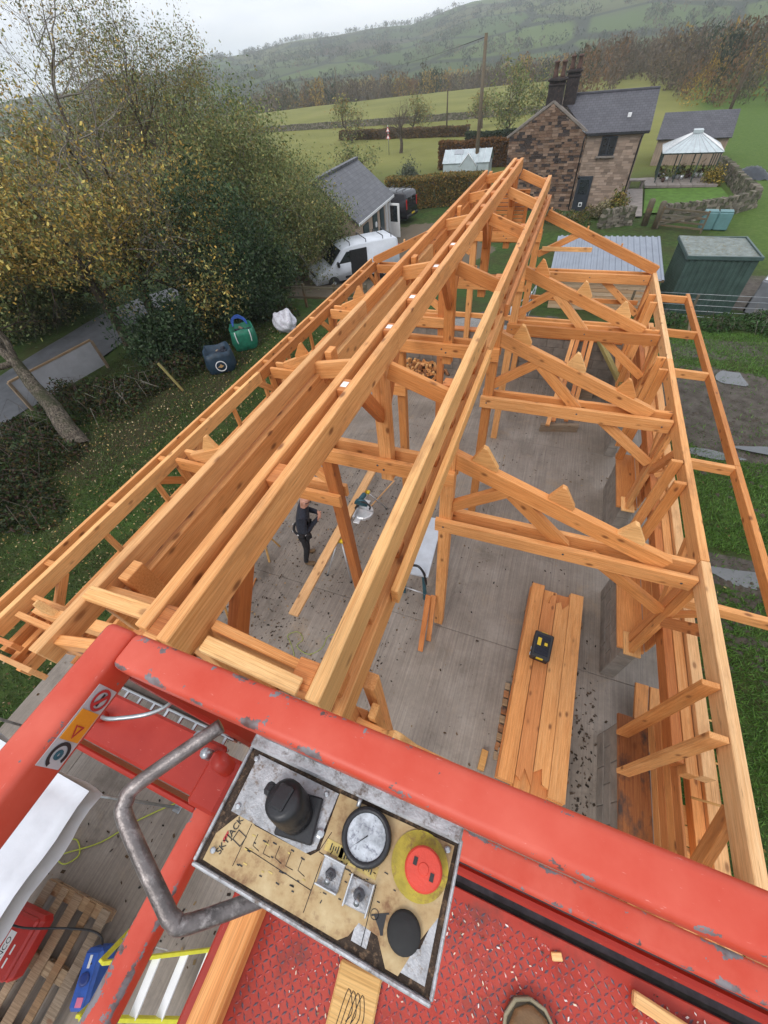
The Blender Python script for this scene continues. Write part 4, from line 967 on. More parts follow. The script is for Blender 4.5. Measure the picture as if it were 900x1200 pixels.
# trestles on the left
for (y0,lb) in ((1.99,'wooden trestle with pale splayed legs nearer the batten end'),(3.39,'wooden trestle with pale splayed legs beside the worker')):
    t=thing('trestle',lb,'trestle',(-4.55,y0,0))
    beam('top_bar',(-4.95,y0,.78),(-4.25,y0,.78),.06,.08,M['woody'],t)
    for x in (-4.85,-4.32):
        for s in (1,-1): beam('leg',(x,y0+s*.02,.76),(x+.02,y0+s*.21,.0),.04,.03,M['woody'],t)
tag(beam('timber_length',(-4.62,1.2,.86),(-4.58,4.9,.86),.18,.07,M['wood']),'long orange timber resting across two trestles','timber')
tag(beam('batten',(-4.35,2.75,.016),(-4.05,1.32,.016),.03,.03,M['woodd']),'thin dark batten lying on the concrete near the trestles','batten')
# mitre saw on its stand with the long board
st=thing('saw_stand','grey folding saw stand with yellow brackets under the long board','saw stand',(-2.72,4.3,0))
beam('cross_rail',(-2.72,3.55,.80),(-2.70,5.0,.80),.06,.05,M['alu'],st)
for y in (3.6,4.92):
    box('bracket',(-2.72,y,.84),(.16,.07,.05),M['yellow'],st)
    for s in (1,-1):
        tube('leg',[(-2.72+s*.04,y,.82),(-2.72+s*.26,y+(.35 if y>4 else -.33),.02)],.014,M['alu'],st,6)
        link('foot',box_mesh(.04,.04,.03,.006,M['rubber']),None,st,off(st)@Matrix.Translation((-2.72+s*.26,y+(.35 if y>4 else -.33),.016)))
sw=thing('mitre_saw','teal and black mitre saw mounted on the saw stand','saw',(-2.55,4.38,.83))
link('base',lathe_mesh([(.20,0),(.20,.045),(.18,.06)],20,False),M['alu'],sw,Matrix.Translation((.0,0,0)))
box('fence',(-2.66,4.38,.93),(.02,.5,.08),M['alu'],sw); box('table_wing',(-2.58,4.38,.86),(.12,.62,.03),M['alu'],sw)
bl=lathe_mesh([(.125,-.0015),(.125,.0015)],28,False); bl.materials.append(M['steel']); link('blade',bl,None,sw,Matrix.Translation((-.02,.0,.24))@Matrix.Rotation(R(90),4,'X'))
gd=lathe_mesh([(.0,-.03),(.135,-.03),(.135,.03),(.0,.03)],24); gd.materials.append(M['teal'])
for v in gd.vertices:
    if v.co.y < 0: v.co.y *= .1
link('blade_guard',gd,None,sw,Matrix.Translation((-.02,0,.25))@Matrix.Rotation(R(90),4,'X'))
mo=lathe_mesh([(.035,0),(.05,.02),(.05,.15),(.035,.17)],16); mo.materials.append(M['teal']); link('motor',mo,None,sw,Matrix.Translation((-.05,.03,.33))@Matrix.Rotation(R(-80),4,'X')@Matrix.Rotation(R(15),4,'Y'))
tube('handle',spline([(-2.57,4.36,1.18),(-2.44,4.34,1.20),(-2.36,4.33,1.13),(-2.38,4.33,1.05)],4),.018,M['black'],sw,8); tube('pivot_arm',[(-2.60,4.38,1.1),(-2.72,4.38,.9)],.03,M['black'],sw,8)
tube('slide_bar',[(-2.62,4.33,1.02),(-2.30,4.33,1.0)],.012,M['steel'],sw,8)
lg=tag(beam('long_board',(-2.80,5.62,.905),(-2.78,1.97,.905),.17,.045,M['woodp'],None,.004),'long pale planed board lying on the saw stand','board')
# small wood offcuts by the saw
for i,(x,y,lb) in enumerate(((-2.25,4.1,'small wood offcut on the concrete right below the mitre saw'),(-2.05,4.75,'narrow wood offcut on the concrete near the teal bench'))):
    tag(box('wood_offcut',(x,y,.02),(.16,.06,.035),M['woodf'],None,R(30+40*i)),lb,'offcut')
tag(beam('thin_batten',(-2.35,5.6,.62),(-2.9,4.95,.012),.03,.02,M['woodp']),'thin pale batten leaning beside the mitre saw','batten')
tag(tube('extension_cable',spline([(-2.90,1.2,.008),(-2.80,1.55,.008),(-2.98,1.78,.008),(-3.12,1.90,.008),(-2.98,2.02,.009),(-2.82,1.93,.012),(-2.86,1.78,.016),(-2.60,1.72,.008),(-2.42,1.9,.008),(-2.40,2.14,.008),(-2.12,2.30,.008),(-1.9,2.6,.008)],6),.0055,basic('lime_cable',(.30,.36,.06),.5,.1,10),None,6),'pale green extension cable looped on the concrete under the front beams','cable')
# table saw bench
tb=thing('table_saw','pale topped table saw with teal legs standing beside a barn post','table saw',(-1.18,3.95,0))
tp_=box('table_top',(-1.19,3.98,.84),(.44,1.30,.05),basic('pale_table',(.47,.52,.58),.4,.12,5),tb,R(4)); link('rip_fence',box_mesh(.03,.36,.05,.004,M['alu']),None,tp_,Matrix.Translation((-.12,-.52,.05))); link('blade_slot',box_mesh(.02,.26,.004,0,M['black']),None,tp_,Matrix.Translation((-.1,-.15,.026)))
for (x,y) in ((-1.36,3.42),(-1.02,3.40),(-1.32,4.5),(-1.0,4.5)): beam('leg',(x,y,.81),(x+(.04 if x>-1.2 else -.04),y-.04,.02),.06,.045,M['blue2'] if 'blue2' in M else M['teal'],tb)
tube('stretcher',[(-1.38,3.38,.22),(-.98,3.36,.22)],.014,M['alu'],tb,8); tube('hose',spline([(-1.28,3.45,.9),(-1.12,3.4,1.02),(-1.0,3.36,.9),(-.96,3.34,.62)],5),.022,M['black'],tb,8)
# boards leaning on the post
for i,(x,lb) in enumerate(((-.80,'reddish board leaning against the barn post by the table saw'),(-.72,'reddish board leaning beside its twin against the barn post'))):
    tag(beam('leaning_board',(x+.02,2.40+.22*i,.02),(x-.0,2.93+.02*i,1.02),.085,.03,M['woodd'],None,.004,(0,1,0)),lb,'board')
# stack of cut rafters with toolbox
stk=[]
def cut_board(name, L_, w, t, n0, n1, mat):
    h=w/2; p=[(-L_/2,-h)]
    p+= [(L_/2,-h)]
    p+= {0:[(L_/2,h)],1:[(L_/2-.14,0),(L_/2,h*.3),(L_/2-.05,h)],2:[(L_/2-.02,-h*.2),(L_/2-.20,0),(L_/2-.12,h)]}[n1]
    p+= {0:[(-L_/2,h)],1:[(-L_/2+.05,h),(-L_/2,h*.3),(-L_/2+.16,0)],2:[(-L_/2+.12,h),(-L_/2+.20,0.),(-L_/2+.02,-h*.2)]}[n0]
    q=[]
    for a in p:
        if not q or (abs(a[0]-q[-1][0])+abs(a[1]-q[-1][1]))>1e-5: q.append(a)
    me=flat(q,t)
    for v in me.vertices: v.co.z-=t/2
    me.materials.append(mat); return me
tt=R(-1.6)
for (x,y) in ((1.17,1.35),(1.2,2.5),(1.24,3.7)): tag(box('bearer',(x,y,.05),(.95,.09,.10),M['woodg'],None,tt,.004),'rough bearer under the stack of cut boards','bearer','bearers under the board stack')
k_=0
lbl={0:'square ended board on top of the stack, at its edge towards the table saw',1:'notched board on top of the stack, carrying the black toolbox',2:'notched board on top of the stack beside the toolbox board',3:'square ended board on top of the stack, at its edge towards the block wall'}
for lay in range(3):
    for i in range(4):
        L_=3.12-[.0,.2,.34,.02][i]*(lay==2)+RNG.uniform(-.03,.03)*(lay<2); w=.205
        x=.86+i*.213+(0 if lay==2 else RNG.normal(0,.006))-.02*(lay==0); yc=2.53+[.04,.0,-.04,.03][i]
        Mx=Matrix.Translation((x+.0,yc,.1365+lay*.0735))@Matrix.Rotation(R(90)+tt,4,'Z')
        o=link('cut_board',cut_board('b',L_,w,.07,[0,1,2,0][i] if lay==2 else 0,[0,2,1,0][i] if lay==2 else 0,M['wood'] if (i+lay)%3 else M['woodd']),None,None,Mx)
        tag(o,lbl[i] if lay==2 else 'orange board in the lower layers of the stack on the concrete','board','boards stacked on the concrete')
zt=.1365+2*.0735+.035
tbx=thing('tool_box','black plastic tool box with yellow latches on the board stack','tool box',(1.05,2.93,zt+.002),R(-5))
def TB(n,c,s,mt,b=.01): return link(n,box_mesh(s[0],s[1],s[2],b,mt),None,tbx,Matrix.Translation(c))
TB('body',(0,0,.06),(.27,.42,.115),M['black'],.015); TB('lid',(0,0,.147),(.285,.435,.05),M['black'],.018)
TB('lid_panel',(.0,-.0,.174),(.20,.33,.012),M['navy'],.005); TB('handle_recess',(.045,.02,.181),(.09,.12,.008),M['rubber'],.003); TB('label',(-.055,.04,.1815),(.055,.13,.003),M['yellow'],.001); TB('badge',(.045,.02,.187),(.045,.05,.003),M['yellow'],.001)
for s in (1,-1): TB('latch',(0,s*.215,.135),(.10,.02,.05),M['yellow'],.004)
for q,y in ((-.6,.0),(-.3,.05)): TB('hinge',(-.145,q*.3,.12),(.012,.05,.03),M['alu'],.002)
for q in range(9):
    tag(box('packing_slat',(.690,1.30+q*.125,.022+.0),(.075,.105,.04),M['woods'] if q%2 else M['woodpal'],None,R(RNG.uniform(-5,5))),'short packing slat in the row beside the board stack','slat','packing slats in a row')
tag(box('wood_block',(.52,1.18,.05),(.09,.26,.09),M['woody'],None,R(-4)),'single short timber block on the concrete near the front rail','block')
# short boards standing outside the low wall gap
for i in range(2): tag(beam('short_board',(2.52+i*.19,2.05,.05+.02*i),(2.50+i*.19,2.88,.30),.17,.05,M['wood'],None),['short orange board propped in the wall gap','shorter orange board propped beside its neighbour in the wall gap'][i],'board')
# timbers at the back of the barn
for i,(x,y0,x1,mt,lb) in enumerate(((.60,8.85,.78,'wood','thick orange timber leaning on the far block wall, end on a bearer'),(.72,9.05,.90,'woodd','reddish timber leaning on the far wall tight beside the thick one'),(1.02,9.15,1.10,'woodd','dark reddish timber leaning on the far wall near the grey crate'),(1.14,9.3,1.24,'wood','slim orange timber leaning on the far wall next to the dark reddish one'))):
    tag(beam('leaning_timber',(x,y0,.30),(x1,11.42,1.42),.10,.085,M[mt]),lb,'timber')
tag(beam('bearer',(.45,9.0,.11),(1.35,9.2,.11),.09,.22,M['woodg']),'thick grey bearer under the ends of the leaning timbers','bearer')
tag(beam('treated_post',(2.06,9.55,1.115),(1.36,11.6,1.385),.11,.11,M['woodt']),'green treated post lying across the corner of the block walls','post')
tag(box('grey_crate',(1.50,10.9,.25),(.30,.34,.5),M['woodg']),'grey crate standing by the far block wall','crate')
# firewood heap
lm=lathe_mesh([(.03,-.12),(.045,-.11),(.045,.11),(.03,.12)],6,False); lm.materials.append(M['woodf'])
lm2=prism_mesh([(-.05,-.03),(.055,-.03),(.0,.06)],.26,.004); lm2.materials.append(M['wood']); lm3=prism_mesh([(-.06,-.03),(.045,-.035),(.02,.05),(-.03,.05)],.22,.004); lm3.materials.append(M['woods'])
for i in range(95):
    a=RNG.normal(0,.42),RNG.normal(0,.36); hgt=max(0,.34-.34*math.hypot(*a))*RNG.uniform(.2,1)
    tag(link('firewood_log',[lm,lm2,lm3][i%3],None,None,Matrix.Translation((-3.55+a[0]*1.1,11.0+a[1]*.75,.055+hgt))@Matrix.Rotation(RNG.uniform(0,6),4,'Z')@Matrix.Rotation(RNG.normal(0,.35),4,'X')@Matrix.Rotation(RNG.normal(0,.5),4,'Y')),'split log in the loose heap against the far wall','log','firewood heap')

# ------------------------------------------------------------------ below the basket on the left
def canopy():
    t=thing('canopy','white sheet canopy on grey legs beside the pallet','canopy',(-4.75,-2.3,0))
    N=22; vs=[];fs=[]; x0,x1,y0,y1=-6.2,-3.31,-3.8,-.79
    for i in range(N+1):
        for j in range(N+1):
            u,v=i/N,j/N; x=x0+(x1-x0)*u; y=y0+(y1-y0)*v; d=max(abs(u-.5),abs(v-.5))*2
            z=2.0+.55*(1-d)-.06*math.sin(u*math.pi)*math.sin(v*math.pi)*1.0+.012*math.sin(u*23+v*7)+.015*math.sin(v*31-u*9)*d
            vs.append((x,y,z))
    for i in range(N):
        for j in range(N): a=i*(N+1)+j; fs.append((a,a+N+1,a+N+2,a+1))
    # valance
    ring_=[(i,0) for i in range(N)]+[(N,j) for j in range(N)]+[(N-i,N) for i in range(N)]+[(0,N-j) for j in range(N)]
    b0=len(vs)
    for k,(i,j) in enumerate(ring_): p=vs[i*(N+1)+j]; vs.append((p[0]+.015*math.sin(k*1.3),p[1]+.015*math.cos(k*1.1),p[2]-.22))
    n=len(ring_)
    for k in range(n):
        i,j=ring_[k]; i2,j2=ring_[(k+1)%n]; fs.append((i*(N+1)+j,i2*(N+1)+j2,b0+(k+1)%n,b0+k))
    link('sheet',pydata(vs,fs,True),M['sheet'],t,off(t))
    for x in (x0+.03,x1-.03):
        for y in (y0+.03,y1-.03):
            tube('leg',[(x,y,.02),(x,y,1.98)],.018,M['steel'],t,8); box('foot',(x,y,.01),(.11,.11,.018),M['steel'],t)
canopy()
scatter('leaf_litter',26,(-4.2,-3.34,-2.2,-.82),(.012,.03),[(.05,.04,.03),(.12,.09,.06)],lambda x,y:2.0+.55*(1-np.maximum(np.abs((x+6.2)/2.89-.5),np.abs((y+3.8)/3.01-.5))*2)+.012,None,'few dead leaves lying on the white canopy',.1,'litter')
pl=thing('pallet','weathered wooden pallet on the concrete beneath the red case','pallet',(-3.83,-2.55,0),R(4))
def PL(n,c,s,mt='woodpal'): return link(n,box_mesh(s[0],s[1],s[2],.004,M[mt]),None,pl,Matrix.Translation(c))
for k in range(5): PL('deck_board',(-.44+k*.22,0,.135),(.10 if k%2 else .13,1.2,.022),'woodpal' if k%2 else 'woodg')
for y in (-.55,0,.55):
    PL('stringer_board',(0,y,.113),(1.0,.12,.022))
    for x in (-.43,0,.43): PL('block',(x,y,.062),(.12,.12,.08),'woodg')
    PL('base_board',(0,y,.011),(1.0,.1,.022))
rb=thing('red_case','red plastic case with white label lying on the pallet','case',(-4.20,-2.46,.148),R(6)); rb.scale=(.86,.86,.86)
RB=lambda n,c,s,mt,b=.02: link(n,box_mesh(s[0],s[1],s[2],b,mt),None,rb,Matrix.Translation(c))
rd=basic('case_red',(.46,.028,.022),.45,.15,6); RB('body',(0,0,.13),(.62,.62,.26),rd,.05); RB('lid',(0,0,.30),(.58,.58,.085),rd,.04)
RB('label',(.05,-.03,.3435),(.10,.30,.002),M['white'],0); tx=text_mesh('NCO',.085); tx.materials.append(M['ink']); link('lettering',tx,None,rb,Matrix.Translation((.05,-.03,.3453))@Matrix.Rotation(R(90),4,'Z'))
for k in range(2): RB('label_bar',(.17,-.02-.12*k,.3435),(.022,.09,.002),M['white'],0)
bb=thing('blue_tool','blue power unit with pink label standing by the pallet','tool',(-3.14,-2.36,0),R(22))
BB=lambda n,c,s,mt,b=.012: link(n,box_mesh(s[0],s[1],s[2],b,mt),None,bb,Matrix.Translation(c))
BB('body',(0,0,.16),(.20,.46,.30),M['blue'],.03); BB('top_panel',(0,.0,.318),(.15,.40,.02),M['blue'],.008); BB('label',(.02,-.16,.330),(.07,.07,.003),M['pink'],.001); BB('window',(0,.13,.330),(.03,.10,.003),M['white'],.001)
d_=lathe_mesh([(.055,0),(.055,.012),(.03,.014)],20); d_.materials.append(basic('dark_blue',(.015,.04,.2),.4)); link('dial',d_,None,bb,Matrix.Translation((0,-.0,.327)))
tube('cord',spline([(-.05,-.2,.2),(-.1,-.3,.05),(-.02,-.36,.02),(.04,-.3,.02),(-.04,-.27,.03)],5),.012,M['black'],bb,6,Matrix.Identity(4))
tag(tube('power_cord',spline([(-4.9,-2.1,.02),(-4.45,-2.25,.55),(-4.1,-2.28,.54),(-3.75,-2.2,.19),(-3.4,-2.1,.17),(-3.25,-2.15,.15),(-3.16,-2.25,.33)],6),.011,M['black'],None,6),'black power cord running over the red case to the blue unit','cord')
ld=thing('step_ladder','yellow step ladder with white treads and blue feet standing on the concrete','ladder',(-2.3,-2.0,0),R(0))
lt=[(-2.75,-1.98,.95),(-2.68,-2.32,.95)]; lbm=[(-1.96,-1.70,.06),(-1.93,-2.24,.06)]
for a,b_ in zip(lt,lbm): 
    beam('stile',a,b_,.032,.075,M['lime'],ld,.004); link('foot',box_mesh(.10,.05,.12,.01,M['blue']),None,ld,off(ld)@Matrix.Translation((b_[0]+.0,b_[1],.062)))
for k in range(4):
    f_=.20+k*.245; a=[lt[0][i]+(lbm[0][i]-lt[0][i])*f_ for i in range(3)]; b_=[lt[1][i]+(lbm[1][i]-lt[1][i])*f_ for i in range(3)]
    beam('tread',a,b_,.085,.03,M['white'],ld,.003)
for s,(x,y) in ((0,(-3.05,-1.92)),(1,(-2.98,-2.42))): beam('back_leg',(lt[s][0]-.02,lt[s][1],.94),(x,y,.02),.028,.05,M['lime'],ld)
tube('spreader',[(-2.35,-1.80,.5),(-2.93,-1.94,.45)],.008,M['alu'],ld,6)
tag(tube('garden_hose',spline([(-4.75,-2.25,.012),(-4.68,-2.0,.012),(-4.60,-1.72,.012),(-4.45,-1.60,.012),(-4.28,-1.70,.012),(-4.38,-1.84,.024),(-4.52,-1.80,.024),(-4.1,-1.50,.012),(-3.76,-1.11,.012),(-3.23,-.66,.012),(-2.73,-.42,.012),(-2.1,-.2,.012),(-1.5,.35,.012)],6),.008,basic('yellow_hose',(.42,.47,.05),.5,.1,10),None,6),'yellow hose looping across the concrete beside the white canopy','hose')
# ------------------------------------------------------------------ farmhouse
GZ = -1.92
def stone_faces(t, name, s0, s1, z0, ztop, base, pal, rh=.19, lw=(.28,.62), thick=.05, Mx=None):
    """coursed stones as one mesh: every stone its own box and colour; ztop(s) gives the wall top"""
    V=[];F=[];COL=[]
    z=z0; 
    while z < max(ztop(s) for s in np.linspace(s0,s1,30)):
        h=rh*RNG.uniform(.8,1.15); s=s0-RNG.uniform(0,.2)
        while s < s1:
            w=RNG.uniform(*lw); a=max(s,s0)+.008; b_=min(s+w,s1)-.008; s+=w
            if b_-a < .05: continue
            zt=min(z+h-.014, ztop((a+b_)/2)-.02)
            if zt-z < .04: continue
            d=thick+RNG.uniform(-.012,.014); k=len(V)
            V += [(a,-d,z),(b_,-d,z),(b_,-d,zt),(a,-d,zt),(a,0,z),(b_,0,z),(b_,0,zt),(a,0,zt)]
            F += [(k,k+1,k+2,k+3),(k+4,k,k+3,k+7),(k+1,k+5,k+6,k+2),(k+3,k+2,k+6,k+7),(k+4,k+5,k+1,k)]
            c=np.array(pal[RNG.integers(0,len(pal))])*RNG.uniform(.75,1.25); COL += [c]*5
        z+=h
    me=pydata(V,F); at=me.color_attributes.new('Col','FLOAT_COLOR','CORNER'); c4=np.ones((len(F),4,4)); c4[:,:,:3]=np.array(COL)[:,None,:]; at.data.foreach_set('color',c4.ravel())
    o=link(name,me,M['stone'],t,Mx); o['kind']='stuff'; return o
ua=R(-1.5)
hs=thing('farmhouse','sandstone farmhouse with steep gable, twin chimney stacks and dark slate roof','house',(-.2,39.5,GZ),ua)
hz0=-GZ
EV=2.35-GZ; AP=3.95-GZ; RD=4.05-GZ; sa=-2.58
def HB(n,c,s,mt,b=.01,parent=hs): return link(n,box_mesh(s[0],s[1],s[2],b,mt),None,parent,Matrix.Translation(c))
# left wing (gable to the camera) as a prism, right wing behind the same front
wing=prism_mesh([(-5.25,-.4),(0,-.4),(0,EV),(sa,AP-.05),(-5.25,EV+.1)],5.6); wing.materials.append(M['wallstone']); link('wall',wing,None,hs,Matrix.Translation((0,2.86,0)))
HB('wall',(1.76,2.95,EV/2-.2),(3.50,5.7,EV+.4),M['wallstone'],.01)
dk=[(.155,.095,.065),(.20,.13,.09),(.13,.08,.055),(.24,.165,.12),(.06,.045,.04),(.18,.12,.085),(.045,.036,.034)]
gt=lambda s: EV+(AP-EV)*(1-abs(s-sa)/2.66)
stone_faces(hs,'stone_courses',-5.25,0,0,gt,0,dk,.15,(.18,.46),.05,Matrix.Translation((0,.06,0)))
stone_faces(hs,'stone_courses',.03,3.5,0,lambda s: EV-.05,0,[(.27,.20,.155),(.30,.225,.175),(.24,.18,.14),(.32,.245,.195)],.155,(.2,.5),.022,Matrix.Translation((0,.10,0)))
# roofs
def slab_roof(n, pts, mt, t=.09):
    bm=bmesh.new(); vs=[bm.verts.new(p) for p in pts]; f=bm.faces.new(vs); r_=bmesh.ops.extrude_face_region(bm,geom=[f]); bm.normal_update()
    nn=f.normal.copy(); 
    if nn.z<0: nn=-nn
    bmesh.ops.translate(bm,verts=[v for v in r_['geom'] if isinstance(v,bmesh.types.BMVert)],vec=nn*t); bmesh.ops.recalc_face_normals(bm,faces=list(bm.faces))
    me=bm_mesh(bm); me.materials.append(mt); return link(n,me,None,hs)
def roof_obj(parent, n, o3, ax, ay, L_, Wd, mt, t=.08):
    """sloping roof sheet with its own local XY so the slate courses follow the slope"""
    ax=Vector(ax).normalized(); ay=Vector(ay).normalized(); az=ax.cross(ay).normalized(); 
    Mx=Matrix(((ax.x,ay.x,az.x,o3[0]),(ax.y,ay.y,az.y,o3[1]),(ax.z,ay.z,az.z,o3[2]),(0,0,0,1)))
    me=box_mesh(L_,Wd,t,.006,mt); return link(n,me,None,parent,Mx@Matrix.Translation((L_/2,Wd/2,t/2)))
sl=(RD-EV)/3.2
def roof_poly(parent,n,o3,ax,ay,pts,mt,t=.08):
    ax=Vector(ax).normalized(); ay=Vector(ay).normalized(); az=ax.cross(ay).normalized()
    Mx=Matrix(((ax.x,ay.x,az.x,o3[0]),(ax.y,ay.y,az.y,o3[1]),(ax.z,ay.z,az.z,o3[2]),(0,0,0,1)))
    me=flat(pts,t); me.materials.append(mt); return link(n,me,None,parent,Mx)
q_=math.hypot(3.35,(RD-EV)*3.35/3.2); roof_poly(hs,'roof',(0,-.16,EV-.02),(1,0,0),(0,3.2,RD-EV),[(-.06,0),(3.82,0),(3.82,q_),(-2.2,q_),(-2.2,q_*.84)],M['slate'])
end=prism_mesh([(.12,EV-.1),(5.78,EV-.1),(2.95,RD-.12)],.16); end.materials.append(M['wallstone']); link('gable_end',end,None,hs,Matrix.Translation((3.42,0,0))@Matrix.Rotation(R(90),4,'Z'))
roof_obj(hs,'roof',(3.82,6.2,EV-.02),(-1,0,0),(0,-3.2,RD-EV),4.0,math.hypot(3.2,RD-EV),M['slate'])
rw=AP-EV; 
roof_obj(hs,'roof',(-5.4,5.6,EV-.0),(0,-1,0),(2.7,0,rw),5.5,math.hypot(2.78,rw),M['slate'])
beam_l=lambda n,p0,p1,w,h,mt,parent=hs: link(n,box_mesh((Vector(p1)-Vector(p0)).length,w,h,.01,mt),None,parent,frame_matrix(p0,p1))
cop=basic('coping_stone',(.19,.165,.145),.85,.25,4)
beam_l('coping',(-5.42,.15,EV+.02),(sa,.15,AP+.08),.36,.14,cop); beam_l('coping',(.16,.15,EV-.02),(sa,.15,AP+.08),.36,.14,cop)
beam_l('ridge_tile',(-2.2,3.05,RD+.09),(3.8,3.05,RD+.09),.22,.1,basic('ridge_tiles',(.07,.07,.085),.6,.2,4))
# chimneys
sootb=basic('sooty_stone',(.032,.027,.027),.9,.4,3,0,.5,True,.3,(.08,.055,.045)); potm=basic('chimney_pot',(.10,.055,.042),.8,.35,5,0,.2,True,.4,(.06,.045,.04))
for (s0,b_,w,d,z0,z1,zp) in ((sa+.0,.42,1.0,.62,AP-.55,5.10-GZ,5.85-GZ),(sa+.80,2.5,.80,.62,AP-.4,5.35-GZ,6.0-GZ)):
    ck=HB('chimney',(s0,b_,(z0+z1)/2),(w,d,z1-z0),sootb,.02); zz=(z1-z0)/2
    for q,(e,h) in enumerate(((.10,.10),(.05,.09))): link('chimney_cap',box_mesh(w+e*2,d+e*2,h,.015,sootb),None,ck,Matrix.Translation((0,0,zz-.10-.22*q)))
    for s in (-.23,.23):
        p_=lathe_mesh([(.17,0),(.15,.1),(.125,.35),(.13,zp-z1-.12),(.17,zp-z1-.10),(.17,zp-z1-.04),(.10,zp-z1)],14); p_.materials.append(potm); link('chimney_pot',p_,None,ck,Matrix.Translation((s,0,zz)))
beam_l('flashing',(-1.9,.65,EV+1.0),(.02,.02,EV+.02),.28,.05,basic('lead',(.22,.24,.27),.5,.15,5))
# door and window
dm=basic('dark_frame',(.022,.028,.038),.45,.2,5)
dr=HB('door',(.58,.02,1.02),(.98,.10,2.04),dm); link('door_glass',box_mesh(.62,.02,.85,.01,M['glass']),None,dr,Matrix.Translation((0,-.055,.42))); link('cat_flap',box_mesh(.24,.02,.26,.01,M['white']),None,dr,Matrix.Translation((.05,-.055,-.62))); link('flap_pane',box_mesh(.15,.01,.16,.005,dm),None,dr,Matrix.Translation((.05,-.07,-.62)))
wn_=HB('window',(1.50,.03,1.70-GZ-.0),(.98,.12,.98),dm); 
for s in (-.235,.235): link('window_pane',box_mesh(.40,.02,.84,.01,M['glass']),None,wn_,Matrix.Translation((s,-.062,0)))
link('window_sill',box_mesh(1.2,.2,.10,.01,cop),None,wn_,Matrix.Translation((0,-.05,-.56)))
gut=beam_l('gutter',(.0,-.12,EV-.05),(3.8,-.12,EV-.05),.11,.09,M['black'])
tb_=tube_mesh([(3.5,-.1,EV-.1),(3.42,.02,EV-.4),(3.40,.02,.1)],.045,8); tb_.materials.append(M['black']); link('downpipe',tb_,None,hs)
tb_=tube_mesh([(-.1,-.05,EV-.1),(-.12,.0,EV-.35),(-.12,.0,.1)],.04,8); tb_.materials.append(M['black']); link('downpipe',tb_,None,hs)
HB('roof_vent',(2.35,1.0,EV+.70),(.22,.2,.28),M['white'])
lamp=lathe_mesh([(.05,0),(.08,.1),(.04,.2)],10); lamp.materials.append(M['black']); link('wall_lamp',lamp,None,hs,Matrix.Translation((.1,-.06,1.9)))
# outhouse behind, conservatory strip, lawn, terrace
oh=thing('outhouse','low stone outhouse with dark slate roof beyond the glasshouse','outhouse',(9.1,58,GZ),R(-6))
w_=prism_mesh([(-2.4,-.3),(2.4,-.3),(2.4,1.9),(0,3.3),(-2.4,1.9)],5.6); w_.materials.append(M['wallstone']); link('wall',w_,None,oh,Matrix.Rotation(R(90),4,'Z'))
for s in (1,-1): roof_obj(oh,'roof',(-2.95*s,-2.6*s,1.83),(s,0,0),(0,2.6*s,1.55),5.9,3.0,M['slate'])
link('window',box_mesh(.8,.06,.6,.01,M['glass']),None,oh,Matrix.Translation((-1.2,-2.42,1.2)))
tag(link('lawn',pydata([(x,y,gz(x,y)+.13) for x,y in ((4.75,38.2),(8.6,39.0),(10.6,40.6),(10.5,45.9),(5.2,45.8))],[(0,1,2,3,4)]),M['lawn']),kind='structure')
tag(link('garden_path',pydata([(x,y,gz(x,y)+.12) for x,y in ((3.3,37.2),(4.65,37.6),(5.05,46.0),(3.9,46.0))],[(0,1,2,3)]),M['flag']),kind='structure')
tr_=thing('terrace','low paved stone terrace under the garden glasshouse','terrace',(7.6,47.8,GZ)); 
for i in range(6):
    for j in range(3): box('paving_slab',(5.6+i*.86,46.8+j*1.05,GZ+.14),(.83,1.02,.16),M['flag'],tr_)
bt=thing('garden_bench','pale stone garden table beside the house wall','table',(4.4,46.3,GZ)); box('table_top',(4.4,46.3,GZ+.62),(1.3,.8,.08),M['flag'],bt)
for s in (-.5,.5): box('leg',(4.4+s,46.3,GZ+.30),(.2,.6,.58),M['flag'],bt)
# glasshouse gazebo with pyramid roof
gg=thing('garden_glasshouse','square glasshouse with pale ribbed pyramid roof in the walled garden','glasshouse',(8.0,49.2,GZ+.22),R(-4))
fm=basic('dark_green_frame',(.03,.05,.045),.5,.2,5); hw=1.95; he=1.75; ha=2.75
for x in (-hw,-.65,.65,hw):
    for y in (-hw,hw): link('post',box_mesh(.08,.08,he,.005,fm),None,gg,Matrix.Translation((x,y,he/2)))
for y in (-.65,.65):
    for x in (-hw,hw): link('post',box_mesh(.06,.06,he,.005,fm),None,gg,Matrix.Translation((x,y,he/2)))
for a in range(4):
    Rz=Matrix.Rotation(R(90*a),4,'Z'); link('eaves_rail',box_mesh(2*hw+.2,.10,.10,.005,fm),None,gg,Rz@Matrix.Translation((0,-hw-.02,he+.04)))
    n=9; V=[];F=[]
    e=hw+.15
    tri=pydata([(-e,-e,he+.08),(e,-e,he+.08),(.25,-.25,ha),(-.25,-.25,ha)],[(0,1,2,3)]); tri.materials.append(M['ghglass']); link('roof_pane',tri,None,gg,Rz)
    for k in range(n):
        u=-e+2*e*k/(n-1); v=.25*u/e; tb_=tube_mesh([(u,-e,he+.10),(v,-.25,ha+.02)],.02,4,False); tb_.materials.append(M['white'] if a%2 else M['alu']); link('roof_bar',tb_,None,gg,Rz)
link('roof_cap',box_mesh(.7,.7,.22,.03,M['ghglass']),None,gg,Matrix.Translation((0,0,ha+.1)))
